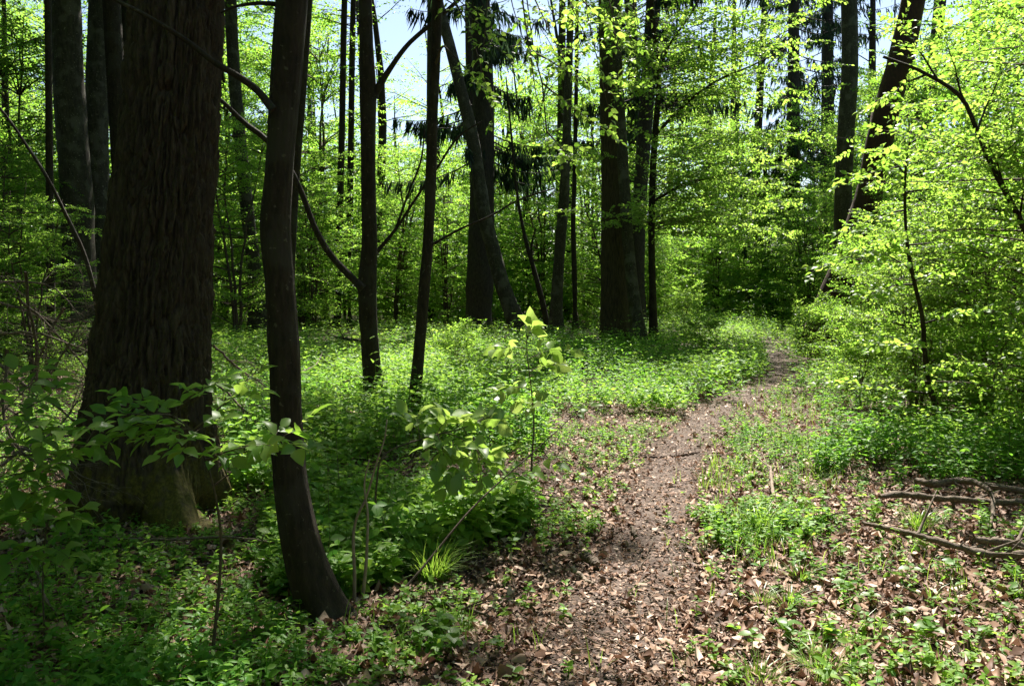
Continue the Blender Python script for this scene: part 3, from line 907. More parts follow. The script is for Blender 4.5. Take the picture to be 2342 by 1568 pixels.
PROTO = {
    'layer': shrub_mesh(7.5, 2.8, 3, 95, 18, .65, 10, .085, up=.45, droop=.2, flat=.6),
    'layer2': shrub_mesh(9.5, 3.2, 3, 115, 18, .7, 10, .09, up=.55, droop=.22, flat=.6),
    'bush': shrub_mesh(4.5, 2.0, 8, 90, 15, .5, 9, .075, zlo=.05, up=.6, droop=.15, flat=.55, stem=.4),
    'bush2': shrub_mesh(5.5, 2.3, 8, 95, 15, .5, 10, .08, zlo=.05, up=.45, droop=.12, flat=.5, stem=.4),
    'near': shrub_mesh(4.8, 1.9, 9, 105, 17, .42, 10, .056, LEAF11, zlo=.04, up=.4, droop=.12, flat=.5, twigs=True, leafm='young', stem=.25),
    'low': shrub_mesh(1.3, .8, 6, 50, 10, .25, 7, .06, up=.8, flat=.5, twigs=False, leafm='young'),
}
def shrub(kind, px, Y, s, label, name='shrub', cat='shrub', group='leafy understory shrubs'):
    q = P(px, 700, Y); q[2] = gz(q[0], q[1])
    t = thing(name, label, cat, q, group)
    t.rotation_euler = (0, 0, RNG.random() * 6.28)
    t.scale = (s, s, s * RNG.uniform(.92, 1.08))
    for nm, me in zip(('stems', 'foliage'), PROTO[kind]):
        o = bpy.data.objects.new(nm, me); COL.objects.link(o); o.parent = t
    return t

SHRUBS = [
    ('layer', 105, 22.5, .75, 'shaded shrub at the foot of the broad dark trunk far left'),
    ('bush2', 15, 19, .8, 'rounded shaded shrub low at the left border'),
    ('bush2', 270, 27, 1.0, 'small shrub just left of the massive tree, behind the pair of trunks'),
    ('layer', 480, 34, 1.15, 'shaded shrub just right of the massive tree, far back'),
    ('bush2', 690, 31, 1.05, 'low shrub behind the bough that crosses from the forked trunk'),
    ('bush2', 925, 37, 1.2, 'rounded shrub between the forked trunk and the thin leaning one'),
    ('layer', 1050, 46, 1.5, 'tall shrub far behind the thin dark leaning trunk'),
    ('layer2', 745, 36, 1.5, 'tall leafy young tree filling the gap between slender and forked trunks'),
    ('layer2', 1165, 43, 1.6, 'tall leafy young tree behind the thick spruce, between it and the pale mottled trunk'),
    ('layer2', 1345, 41, 1.4, 'tall leafy young tree just left of the twin trunks, far back'),
    ('layer2', 1640, 60, 1.9, 'tallest pale leafy tree far behind the layered beech'),
    ('layer2', 565, 41, 1.5, 'tall leafy young tree behind the faint grey trunk'),
    ('layer2', 1490, 56, 1.7, 'tall leafy young tree far behind the thin beech stem'),
    ('layer2', 2230, 23, 1.15, 'tall shrub close behind the reddish leaning trunk, on its right'),
    ('bush2', 2440, 15, 1.4, 'high leafy shrub at the right border behind the dark tilted stem'),
    ('layer2', 1880, 35, 1.1, 'feathery shrub behind the straight grey trunk'),
    ('layer2', 2040, 33, 1.3, 'tall shrub seen between the straight grey and the reddish leaning trunks'),
    ('near', 2430, 8.0, .85, 'large sunlit shrub filling the right edge above the fallen branches'),
    ('near', 2090, 10.6, .58, 'bright leafy shrub round the thin crooked sapling stem'),
    ('near', 2240, 10.2, .66, 'bright shrub between the crooked sapling stem and the right border'),
    ('bush2', 2500, 11.5, 1.2, 'tall shrub at the right border, behind the largest sunlit shrub'),
    ('near', 2330, 13.0, 1.0, 'tall bright shrub behind the crooked sapling'),
    ('bush', 1985, 14.5, .55, 'rounded low shrub on the right bank of the path'),
    ('bush', 2150, 15.0, .85, 'middling shrub behind the low one on the right bank'),
    ('layer2', 2360, 18, .95, 'tall layered shrub behind the right-hand thicket'),
    ('bush2', 2050, 18, .66, 'leafy shrub at the foot of the reddish leaning trunk'),
    ('bush', 1850, 31, 1.15, 'pale rounded bush where the path bends out of sight'),
    ('layer2', 2130, 26, 1.15, 'high leafy shrub right of the reddish leaning trunk'),
    ('layer', 1960, 30, 1.0, 'shrub under the straight grey trunk above the thicket'),
    ('bush2', 1640, 36, .8, 'sunlit rounded shrub right of the thin beech stem, beyond the path'),
    ('bush', 1760, 37, 1.25, 'pale shrub closing the view where the path fades out'),
    ('bush2', 1705, 45, 1.3, 'sunlit shrub straight behind the end of the path'),
    ('bush2', 1560, 38, 1.0, 'small shrub left of the end of the path'),
    ('layer', 1760, 38, 1.25, 'tall pale shrub far behind the end of the path'),
    ('layer2', 1630, 42, 1.2, 'tall feathery shrub behind the thin beech stem'),
    ('layer', 1395, 33, 1.05, 'dark green shrub behind the twin trunks'),
    ('layer2', 1245, 35, 1.0, 'shrub behind the pale mottled trunk'),
    ('layer', 1140, 40, 1.2, 'shaded shrub behind the leaning grey trunk'),
    ('bush2', 1020, 32, 1.1, 'shaded shrub left of the dark spruce trunk'),
    ('layer', 900, 33, 1.05, 'broad layered shrub right of the forked trunk'),
    ('layer2', 790, 39, 1.1, 'tall layered shrub behind the two thin trunks'),
    ('bush2', 715, 29, 1.0, 'shrub in the gap between slender and forked trunks'),
    ('layer', 640, 36, 1.15, 'far shrub behind the slender dark trunk'),
    ('layer', 540, 24, .9, 'shrub in front of the faint grey trunk'),
    ('layer2', 430, 30, 1.1, 'tall shrub hidden mostly by the massive tree'),
    ('layer', 70, 13.5, .47, 'dark layered shrub at the far left below the pair of trunks'),
    ('layer2', 245, 25, 1.05, 'leafy shrub behind the far left pair of trunks'),
    ('layer2', 60, 24, 1.1, 'tall shrub behind the very thin dark trunk'),
    ('layer', -60, 17, .6, 'shaded shrub cut by the left border'),
    ('bush', 1480, 34, .9, 'small bush behind the slim lighter trunk'),
    ('low', 1965, 10.8, .75, 'knee-high leafy clump at the front corner of the right-hand thicket'),
    ('low', 2110, 9.6, .8, 'knee-high leafy clump just left of the foot of the crooked sapling'),
    ('low', 2265, 9.0, .85, 'knee-high leafy clump just right of the foot of the crooked sapling'),
    ('low', 2390, 8.0, .9, 'knee-high leafy clump behind the hooked fallen branch at the right border'),
    ('low', 1560, 25.5, 1.1, 'knee-high sprig of leaves left of the narrow path end'),
    ('low', 1610, 17.5, .8, 'knee-high leafy clump on the left of the path bend'),
    ('low', 1850, 17, .9, 'knee-high bright clump on the right of the path bend'),
    ('low', 1035, 13.2, .7, 'knee-high leafy clump at the back edge of the sunny clearing'),
]
for a in SHRUBS:
    shrub(*a)
print('shrubs', time.time() - T0)

# ------------------------------------------------------------------ saplings with large leaves
def sapling(name, label, stem, Y, sprays, leaf, mat='young', stem_r=.007, bark='twig', kw=None, cat='sapling', group=None, tm=LEAF11):
    """stem: picture polyline from the foot (x, y[, distance]); sprays: (x0,y0,x1,y1,distance0,distance1)"""
    pts = []
    for i, r in enumerate(stem):
        pts.append(P(r[0], r[1], r[2] if len(r) > 2 else Y))
    pts = np.array(pts)
    g = pts[0].copy(); g[2] = gz(g[0], g[1]) - .03
    if pts[0, 2] > g[2] + .04:
        pts = np.vstack([g, pts])
    else:
        pts[0, 2] = min(pts[0, 2], g[2])
    t = thing(name, label, cat, (pts[0, 0], pts[0, 1], float(gz(pts[0, 0], pts[0, 1]))), group)
    s = spline(pts, 40)
    w = MB()
    tubes(w, s, stem_r * (1 - .7 * np.linspace(0, 1, 40)), 7, wob=.15)
    if not sprays:
        put('stem', w, M[bark], t)
    if sprays:
        p0 = np.array([P(a[0], a[1], a[4]) for a in sprays]); p1 = np.array([P(a[2], a[3], a[5]) for a in sprays])
        d = p1 - p0; L = np.linalg.norm(d, axis=1)
        f = MB()
        k = dict(r0=stem_r * .42, ntw=7, tlen=.16, nl=4, droop=.05, wiggle=.06, flat=.25, start=.2)
        k.update(kw or {})
        lp, ld, ln, sc = boughs(w, p0, d, L, **k)
        if k.get('hang'):
            pass
        leaves(f, lp, ld, ln, sc * leaf, tm, curl=(RNG.uniform(-.1, .35, len(lp)), RNG.uniform(-.3, .1, len(lp))))
        put('stem', w, M[bark], t); put('foliage', f, M[mat], t)
    return t

sapling('sapling', 'foreground sapling spreading large oval leaves before the massive mossy trunk',
        [(481, 1556), (491, 1445), (501, 1344), (504, 1209), (491, 1125), (470, 1050), (440, 985), (395, 950)], 3.25,
        [(440, 985, 180, 1010, 3.2, 3.0), (440, 985, 300, 900, 3.2, 3.3), (470, 1050, 700, 1000, 3.2, 3.05), (490, 1110, 690, 960, 3.2, 3.3),
         (440, 985, 560, 870, 3.2, 3.3), (395, 950, 480, 870, 3.2, 3.1), (440, 985, 420, 1000, 3.2, 2.85), (470, 1050, 600, 1010, 3.2, 2.9), (440, 985, 330, 960, 3.2, 3.05), (395, 950, 250, 930, 3.2, 3.1)], .076,
        stem_r=.0085, kw=dict(ntw=6, tlen=.13, nl=4))
sapling('sapling', 'leafy sapling reaching in from the left border, oval leaves over dead twigs',
        [(-40, 1380), (-30, 1200), (-20, 1050), (0, 950)], 3.1,
        [(-30, 1150, 130, 1110, 3.1, 3.0), (-20, 1020, 190, 960, 3.1, 3.0), (-10, 980, 120, 890, 3.1, 3.1), (0, 950, 90, 840, 3.1, 3.3), (-30, 1200, 100, 1150, 3.1, 2.9),
         (-20, 1050, 170, 1030, 3.1, 3.2), (-10, 960, 60, 960, 3.1, 2.8), (-20, 1100, 90, 1060, 3.1, 2.9)], .076, stem_r=.009, kw=dict(ntw=6, tlen=.13, nl=4))
sapling('sapling', 'small sapling with few oval leaves low at the left',
        [(98, 1330), (102, 1240), (110, 1180), (105, 1140)], 3.5,
        [(110, 1190, 185, 1160, 3.5, 3.5), (108, 1180, 30, 1165, 3.5, 3.4), (104, 1240, 150, 1260, 3.5, 3.3), (104, 1250, 40, 1270, 3.5, 3.4)], .085, stem_r=.005, kw=dict(ntw=4, tlen=.08, nl=3))
sapling('sapling', 'slender hornbeam sapling with limp glowing leaves in the middle of the clearing',
        [(1217, 1115), (1216, 1060), (1221, 978), (1214, 880), (1205, 800), (1205, 760)], 6.5,
        [(1208, 800, 1140, 775, 6.5, 6.4), (1206, 775, 1215, 745, 6.5, 6.5), (1210, 820, 1285, 775, 6.5, 6.4), (1212, 850, 1270, 810, 6.5, 6.6), (1214, 890, 1150, 870, 6.5, 6.4),
         (1217, 930, 1215, 900, 6.5, 6.2)], .125, 'limp', stem_r=.009, kw=dict(ntw=4, tlen=.10, nl=3, droop=.3, flat=.6))
sapling('sapling', 'arching sapling with a cluster of hanging limp leaves left of the path',
        [(862, 1100, 4.8), (870, 1052, 4.8), (969, 1002, 4.9), (1060, 978, 5.0), (1125, 950, 5.1)], 4.8,
        [(960, 1005, 960, 930, 4.9, 5.0), (1000, 990, 1030, 930, 4.9, 5.0), (1040, 980, 1090, 930, 5.0, 5.1), (1090, 965, 1135, 925, 5.0, 5.2), (1020, 990, 1120, 1010, 5, 4.8),
         (980, 1000, 1040, 1030, 4.9, 4.7), (1060, 978, 1100, 1050, 5.0, 4.9), (1000, 990, 1020, 1060, 4.9, 4.7)], .105, 'limp', stem_r=.008, kw=dict(ntw=5, tlen=.11, nl=4, droop=.35, flat=.7))
sapling('sapling', 'straight thin whip slanting right out of the undergrowth beside the bowed trunk',
        [(868, 1418, 3.95), (902, 1374, 4.0), (985, 1275, 4.2), (1070, 1172, 4.4), (1211, 1041, 4.8), (1300, 960, 5.1), (1335, 925, 5.2)], 4,
        [(1300, 960, 1345, 925, 5.1, 5.2), (1211, 1041, 1330, 1060, 4.8, 4.9), (1150, 1100, 1210, 1080, 4.6, 4.5)], .085, stem_r=.007, kw=dict(ntw=3, tlen=.07, nl=3))
sapling('bare_stem', 'pale dead stem, the kinked one of two rising beside the bowed trunk',
        [(811, 1401), (811, 1317), (817, 1180), (834, 1145), (861, 1058), (880, 1000), (885, 960)], 4.05, [], .08, stem_r=.010, bark='pale', cat='stem')
sapling('bare_stem', 'pale dead stem, the straighter one of two rising beside the bowed trunk',
        [(825, 1412), (838, 1276), (841, 1176), (834, 1098), (845, 1050)], 4.0, [], .08, stem_r=.0105, bark='pale', cat='stem')
sapling('sapling', 'crooked dark sapling stem standing in the right-hand thicket',
        [(2172, 992), (2150, 945), (2130, 900), (2116, 820), (2110, 730), (2090, 640), (2075, 560), (2070, 480), (2072, 380), (2085, 300)], 8.8,
        [(2130, 900, 1885, 845, 8.8, 8.4), (2112, 740, 2250, 690, 8.8, 8.6), (2092, 650, 1960, 655, 8.8, 8.3), (2078, 570, 1850, 600, 8.8, 8.2), (2072, 480, 1930, 500, 8.8, 8.3),
         (2072, 440, 2230, 420, 8.8, 8.4), (2074, 380, 1930, 380, 8.8, 8.4), (2080, 330, 2180, 250, 8.8, 8.6), (2076, 560, 2260, 540, 8.8, 8.3), (2085, 620, 2000, 560, 8.8, 8.2),
         (2072, 400, 2010, 330, 8.8, 8.2), (2114, 800, 2000, 760, 8.8, 8.2), (2090, 640, 2200, 600, 8.8, 8.2)], .08, stem_r=.032, bark='smooth',
        kw=dict(r0=.011, ntw=12, tlen=.28, nl=5, droop=.1, flat=.4))
sapling('young_tree', 'dark tilted young stem slanting down to the right border',
        [(2420, 700), (2342, 520), (2300, 440), (2260, 360), (2235, 300), (2200, 225), (2120, 170), (2020, 130)], 7.6,
        [(2300, 440, 2250, 300, 7.6, 7.4), (2235, 300, 2330, 120, 7.6, 7.7), (2270, 380, 2340, 300, 7.6, 7.2), (2210, 240, 2150, 60, 7.6, 7.6), (2260, 360, 2150, 380, 7.6, 7.2),
         (2150, 190, 2060, 30, 7.6, 7.6), (2320, 480, 2220, 470, 7.6, 7.1), (2330, 500, 2350, 400, 7.6, 7.2), (2120, 170, 2000, 210, 7.6, 7.3)], .055, stem_r=.042, bark='smooth', cat='tree',
        kw=dict(r0=.012, ntw=13, tlen=.32, nl=7, droop=.08, flat=.45))
print('saplings', time.time() - T0)

# ------------------------------------------------------------------ far-off wood: one mass beyond the shrubs, plus trees added for shade
def far_and_shade_wood():
    mb = MB()
    spots = []
    for _ in range(2000):
        Y = RNG.uniform(36, 82)
        px = RNG.uniform(-500, 2850)
        spots.append((px, Y))
        if len(spots) > 150:
            break
    for px, Y in spots:
        gap = (850 < px < 985) or (1740 < px < 1960)
        h = RNG.uniform(13, 25)
        if gap:
            h = RNG.uniform(10.5, 13.5) if px < 1000 else RNG.uniform(8, 12)
        elif 985 <= px < 1420:
            h = RNG.uniform(9, 17)
        x = (px - 1171) / F * Y
        z0 = float(gz(x, Y))
        tr = spline([np.r_[x, Y, z0 - .1, .011 * h], np.r_[x + RNG.normal(0, .3), Y, h * .5, .008 * h], np.r_[x + RNG.normal(0, .6), Y, h, .02]], 8)
        bark_trunk(mb, tr, 8, 10, .04, seed=int(px) & 255, flare=.3)
        f = MB()
        n = int(50 + h * 5.0)
        lp, ld, ln, sc = crown_boughs(mb, tr, h * .12, n, 2.0 + h * .13, ntw=11, tlen=1.0, nl=9, r0=.03, up=.45)
        k = (lp[:, 2] < 15) | let_sun(lp)
        leaves(mb, lp[k], ld[k], ln[k], sc[k] * .15, LEAF4, mat=1)
    # undergrowth between the far trunks, and unseen wood added beside and behind, blocking skylight
    n = 10500
    Y = 34 + 50 * RNG.random(n) ** 1.3
    X = RNG.uniform(-.85, .85, n) * Y
    hi = 1.6 + 8 * vn(X / 5, Y / 5, seed=101) ** 1.5
    lay = RNG.random(n)
    Z = gz(X, Y) + .1 + hi * lay
    az = RNG.random(n) * 6.28
    lp, ld, ln, sc = boughs(mb, np.c_[X, Y, Z], np.c_[np.cos(az), np.sin(az), RNG.uniform(-.1, .5, n)], RNG.uniform(.8, 2.0, n), .012, 9, .6, 8, .15, segs=3, T=4, twigs=False, flat=.6)
    leaves(mb, lp, ld, ln, sc * .15, LEAF4, mat=1)
    rng_a = np.concatenate([RNG.uniform(math.radians(42), math.radians(318), 170)])
    for a in rng_a:                                       # angle from straight ahead, clockwise
        r = RNG.uniform(13, 34)
        x, y = r * math.sin(a), r * math.cos(a) + 2
        if y > 4 and abs(x) < .72 * y + 3:
            continue
        h = RNG.uniform(10, 20)
        z0 = float(gz(x, y))
        tr = spline([np.r_[x, y, z0 - .1, .010 * h], np.r_[x + RNG.normal(0, .3), y, h * .5, .008 * h], np.r_[x + RNG.normal(0, .6), y, h, .02]], 8)
        bark_trunk(mb, tr, 8, 10, .04, seed=int(r * 7) & 255, flare=.3)
        lp, ld, ln, sc = crown_boughs(mb, tr, .4, 70, 3.6, ntw=11, tlen=1.0, nl=9, r0=.03, up=.45)
        k = let_sun(lp)
        leaves(mb, lp[k], ld[k], ln[k], sc[k] * .26, LEAF4, mat=1)
    for px, Y in [(360, 34), (470, 38), (640, 36), (845, 38), (985, 40), (1100, 37), (1275, 39), (1400, 38), (1440, 43), (300, 30), (150, 33), (-60, 34), (-180, 15), (-260, 21), (-120, 26), (330, 22), (430, 27), (300, 18)]:  # tall trees added for shade, crowns mostly above the frame
        x = (px - 1171) / F * Y; h = RNG.uniform(23, 27)
        z0 = float(gz(x, Y))
        tr = spline([np.r_[x, Y, z0 - .1, .22], np.r_[x + RNG.normal(0, .3), Y, h * .5, .16], np.r_[x + RNG.normal(0, .6), Y, h, .03]], 14)
        bark_trunk(mb, tr, 8, 16, .04, seed=px & 255, flare=.3)
        lp, ld, ln, sc = crown_boughs(mb, tr, 11.5 if Y > 29 else 8.0, 130, 4.6, ntw=14, tlen=1.1, nl=11, r0=.03, up=.4)
        k = let_sun(lp)
        leaves(mb, lp[k], ld[k], ln[k], sc[k] * .19, LEAF4, mat=1)
    tag(put('far_and_shade_wood', mb, [M['smooth'], M['beech']]), 'far-off green wood closing the view, with trees added around it for shade', kind='stuff')
far_and_shade_wood()
print('far', time.time() - T0)

# ------------------------------------------------------------------ ground cover, grass, litter
def scatter(n, y0, y1, spread=.78, power=1.0):
    """floor points ahead of the camera, denser near"""
    n = int(n * 1.5)
    u = RNG.random(n)
    Y = np.exp(np.log(y0) + (np.log(y1) - np.log(y0)) * u ** power)
    X = RNG.uniform(-1, 1, n) * (spread * Y + 1.7)
    return X, Y

COVER = [
    ([(-900, 655), (3300, 655), (3300, 800), (-900, 800)], .9, .30),
    ([(480, 780), (900, 780), (1400, 790), (1600, 700), (1760, 700), (1750, 860), (1690, 905), (1560, 950), (1330, 930), (1290, 1060), (1300, 1130), (1225, 1200), (1125, 1275),
      (1030, 1310), (920, 1350), (830, 1370), (650, 1300), (480, 1200)], 1.0, .42),
    ([(600, 1060), (1290, 1060), (1300, 1130), (1225, 1200), (1125, 1275), (1030, 1310), (920, 1350), (830, 1370), (650, 1300), (560, 1200)], .9, .25),
    ([(-400, 800), (480, 780), (480, 1180), (-400, 1180)], .55, .2),
    ([(-400, 1130), (480, 1130), (660, 1270), (740, 1440), (640, 1568), (500, 1900), (-600, 1900)], .20, .15),
    ([(700, 1420), (960, 1380), (1060, 1330), (1150, 1290), (1120, 1450), (900, 1600), (640, 1700)], .16, .12),
    ([(1650, 960), (1800, 880), (1930, 900), (1900, 1100), (1930, 1250), (1800, 1350), (1720, 1300), (1620, 1130)], .4, .085),
    ([(1780, 790), (2000, 820), (2400, 900), (2400, 1110), (1930, 1100), (1850, 950)], .6, .26),
    ([(1930, 1090), (2400, 1110), (2400, 1300), (1930, 1250)], .12, .09),
    ([(1720, 1300), (1930, 1250), (2400, 1290), (2500, 1800), (1650, 1800)], .075, .09),
    ([(150, 1000), (520, 1000), (600, 1270), (420, 1330), (150, 1260)], .16, .10),
    ([(1330, 930), (1560, 950), (1500, 1010), (1420, 1060), (1330, 1150), (1300, 1060)], .38, .09),
    ([(1230, 1040), (1400, 1060), (1390, 1200), (1330, 1260), (1180, 1290)], .30, .10),
]
def cover(X, Y):
    z = gz(X, Y)
    jx = X + (vn(X * 1.7, Y * 1.7, seed=71) - .5) * .6; jy = Y + (vn(X * 1.7, Y * 1.7, seed=72) - .5) * .8
    px, py = proj(np.c_[jx, jy, z])
    den = np.full(len(X), .05); hgt = np.full(len(X), .09)
    den[px > 2342] = .4; den[px < 0] = .5
    for poly, a, h in COVER:
        k = inpoly(px, py, poly); den[k] = a; hgt[k] = h
    # keep the trodden line clear
    c = (PATH_EDGE[:, :3] + PATH_EDGE[:, 3:]) / 2; hw = np.linalg.norm(PATH_EDGE[:, 3:5] - PATH_EDGE[:, :2], axis=1) / 2
    k = np.argmin(np.abs(c[None, :, 1] - Y[:, None]), axis=1)
    dist = np.abs(X - c[k, 0]) / np.maximum(hw[k], .15)
    wv = (fbm(X * 2.5, Y * 2.5, seed=79) - .5) * 1.6
    den *= np.clip((dist + wv - .5) / .5, np.clip((Y - 9) / 7, .06, .9), 1)
    return den, hgt, z

def herbs():
    X, Y = scatter(88000, 2.0, 60, power=1.15)
    den, hgt, z = cover(X, Y)
    clump = np.clip((fbm(X * .9, Y * .9, seed=75) - .5) * 4 + .8 + .4 * (den > .9), .12, 1.3)
    k = RNG.random(len(X)) < den * clump
    X, Y, z, hgt = X[k], Y[k], z[k], hgt[k]
    n = len(X)
    hgt = hgt * RNG.uniform(.45, 1.25, n) * (.45 + 1.1 * vn(X * .8, Y * .8, seed=77)) * np.where(RNG.random(n) < .06, 1.6, 1)
    mb = MB()
    base = np.c_[X, Y, z]
    lean = np.c_[RNG.normal(0, .15, (n, 2)), np.ones(n)]
    # stems near the camera only
    near = Y < 9
    t = np.array([0, .5, 1.])
    tubes(mb, base[near][:, None] + lean[near][:, None] * (hgt[near][:, None] * t)[..., None], np.array([.0025, .002, .001])[None] * np.ones((near.sum(), 1)), 3, tint=.4, cap=False)
    kinds = np.clip(vn(X * .7, Y * .7, seed=83) * 1.6 - .3 + RNG.normal(0, .22, n), 0, 1)
    az0 = RNG.random(n) * 6.28
    wid = np.where(kinds < .55, RNG.uniform(.6, .85, n), RNG.uniform(.85, 1.15, n)); big = np.where((kinds > .8) & (hgt > .16), 1.12, 1.0)
    pairs = 5
    for i in range(pairs):
        f = 1 - i / pairs * .85 + RNG.normal(0, .04, n)
        for sgn in (0, math.pi):
            az = az0 + (i % 2) * math.pi / 2 + sgn + RNG.normal(0, .3, n)
            el = RNG.normal(.05 + (.35 if i == 0 else 0), .28, n)
            d = np.c_[np.cos(az), np.sin(az), el]
            p = base + lean * (hgt * f)[:, None]
            p[:, 2] = np.maximum(p[:, 2], z + .01)
            sz = np.clip(.024 + .16 * hgt, 0, .076) * (.55 + .45 * min(1, (i + .6) / 2)) * RNG.uniform(.7, 1.25, n) * big * (1 + np.clip(Y - 12, 0, 40) * .02)
            nn = nz(UP + rv(n, .35))
            nr = Y < 7
            kp = RNG.random(n) < .92
            tint = np.clip(RNG.normal(.5, .25, n) + (kinds - .5) * .5, 0, 1)
            for sel, tm in ((nr & kp, LEAF11), (~nr & kp, LEAF4)):
                leaves(mb, p[sel], d[sel], nn[sel], sz[sel], tm, tint=tint[sel], width=wid[sel])
    tag(put('ground_cover', mb, M['herb']), 'low green herbs and nettles covering the forest floor', kind='stuff')
    print('herbs', n)
herbs()

def blades(mb, base, d, L, w, bend):
    """curved grass blades: base (N,3), horizontal direction d (N,2)"""
    n = len(base)
    t = np.array([0, .35, .7, 1.0])
    hd = np.c_[d, np.zeros(n)]
    p = base[:, None] + hd[:, None] * (L[:, None] * bend[:, None] * t ** 2)[..., None] + UP * (L[:, None] * (t - .45 * bend[:, None] * t ** 2.2))[..., None]
    sd = np.c_[-d[:, 1], d[:, 0], np.zeros(n)]
    ww = w[:, None] * np.array([.8, 1, .7, .05])
    v = np.stack([p - sd[:, None] * ww[..., None], p + sd[:, None] * ww[..., None]], 2)      # N,4,2,3
    q = np.array([(0, 1, 3, 2), (2, 3, 5, 4), (4, 5, 7, 6)])
    mb.add(v, quads=(q[None] + (np.arange(n) * 8)[:, None, None]), tint=np.repeat(RNG.random(n), 8))

def grass():
    X, Y = scatter(26000, 2.2, 30, power=1.0)
    px, py = proj(np.c_[X, Y, 0 * X])
    z = gz(X, Y)
    den = np.full(len(X), .02)
    for poly, a in (([(1620, 940), (1900, 900), (1930, 1250), (1800, 1380), (1700, 1330), (1600, 1120)], 1.0), ([(1700, 1300), (2000, 1260), (2342, 1290), (2342, 1568), (1650, 1568)], .10),
                    ([(1480, 700), (1900, 700), (1900, 900), (1700, 930), (1480, 800)], .45)):
        den[inpoly(px, py, poly)] = a
    den *= np.clip((fbm(X * 2.2, Y * 2.2, seed=91) - .45) * 7, 0, 1.5)
    k = RNG.random(len(X)) < den
    X, Y, z = X[k], Y[k], z[k]
    rep = 4
    X = np.repeat(X, rep) + RNG.normal(0, .025, len(X) * rep); Y = np.repeat(Y, rep) + RNG.normal(0, .025, len(Y) * rep); z = np.repeat(z, rep)
    n = len(X)
    az = RNG.random(n) * 6.28
    mb = MB()
    blades(mb, np.c_[X, Y, z - .01], np.c_[np.cos(az), np.sin(az)], RNG.uniform(.07, .2, n), RNG.uniform(.0015, .003, n), RNG.uniform(.15, .8, n))
    tag(put('grass', mb, M['blade']), 'thin scattered grass beside the path', kind='stuff')
grass()

def tuft(px, py, n, L, label, fan=1.0):
    g = G(px, py)
    t = thing('grass_tuft', label, 'grass tuft', g, 'grass tufts on the forest floor')
    mb = MB()
    az = RNG.random(n) * 6.28
    r = np.sqrt(RNG.random(n)) * .05 * fan
    X = g[0] + r * np.cos(az); Y = g[1] + r * np.sin(az)
    az = az + RNG.normal(0, .5, n)
    blades(mb, np.c_[X, Y, gz(X, Y) - .012], np.c_[np.cos(az), np.sin(az)], L * RNG.uniform(.5, 1.1, n), RNG.uniform(.0014, .003, n), RNG.uniform(.25, 1.0, n))
    put('blade_cluster', mb, M['blade'], t)
for a in [(990, 1335, 230, .34, 'dense arching grass tuft between the bowed trunk and the path', 1.4),
          (1740, 1215, 150, .24, 'grass tuft with upright blades on the right verge of the path', 1.4),
          (2105, 1212, 130, .22, 'grass tuft between the two long fallen branches', 1.4),
          (1800, 1395, 60, .17, 'short grass tuft among dead leaves, right of the path', .8),
          (1740, 1385, 40, .14, 'tiny grass tuft nearest the right edge of the path', .7),
          (1880, 1545, 110, .18, 'spreading grass tuft at the bottom right', 1.3),
          (1735, 1568, 80, .16, 'grass tuft at the bottom border beside the path', 1.2),
          (1965, 1500, 30, .12, 'thin wisp of grass on the dead leaves at bottom right', .7),
          (2130, 1385, 24, .16, 'few upright blades alone on the dead leaves', .4),
          (1060, 1455, 30, .13, 'small sparse tuft beside the forked fallen twig', .6),
          (1830, 1330, 60, .15, 'pale grass tuft behind the thin forked stick', .9)]:
    tuft(*a)

def litter():
    mb = MB()
    # whole dead leaves
    X, Y = scatter(105000, 1.9, 16, power=1.15)
    z = gz(X, Y)
    px, py = proj(np.c_[X, Y, z])
    den = np.full(len(X), .75)
    den[inpoly(px, py, COVER[1][0])] = .4
    c = (PATH_EDGE[:, :3] + PATH_EDGE[:, 3:]) / 2; hw = np.linalg.norm(PATH_EDGE[:, 3:5] - PATH_EDGE[:, :2], axis=1) / 2
    k = np.argmin(np.abs(c[None, :, 1] - Y[:, None]), axis=1)
    dist = np.abs(X - c[k, 0]) / np.maximum(hw[k], .15)
    den = den * np.where(dist < .8, .75, 1)
    kp = RNG.random(len(X)) < den
    X, Y, z, dist = X[kp], Y[kp], z[kp], dist[kp]
    n = len(X)
    az = RNG.random(n) * 6.28
    d = np.c_[np.cos(az), np.sin(az), RNG.normal(0, .18, n)]
    nn = nz(UP + rv(n, .3))
    sz = np.clip(RNG.lognormal(np.where(dist < .8, -3.6, -3.25), .42, n), .012, .072)
    tint = np.clip(RNG.beta(1.1, 1.5, n), 0, 1)
    leaves(mb, np.c_[X, Y, z + RNG.uniform(.006, .035, n)], d, nn, sz, DEAD, tint=tint, width=RNG.uniform(.6, 1.25, n), curl=(RNG.uniform(-1.1, 1.4, n), RNG.uniform(-1.0, 1.0, n)), jit=.3)
    # crumbs and splinters
    X, Y = scatter(70000, 1.9, 18, power=1.1)
    X = X * .55 + Y * .1 + .1
    z = gz(X, Y)
    n = len(X)
    az = RNG.random(n) * 6.28
    d = np.c_[np.cos(az), np.sin(az), RNG.normal(0, .22, n)]
    leaves(mb, np.c_[X, Y, z + RNG.uniform(.012, .026, n)], d, nz(UP + rv(n, .45)), RNG.uniform(.01, .035, n), LEAF4, tint=np.clip(RNG.beta(1.5, 1.6, n), 0, 1), width=RNG.uniform(.3, 1.2, n))
    tag(put('leaf_litter', mb, M['dead']), 'brown dead leaves strewn over the forest floor', kind='stuff')
litter()

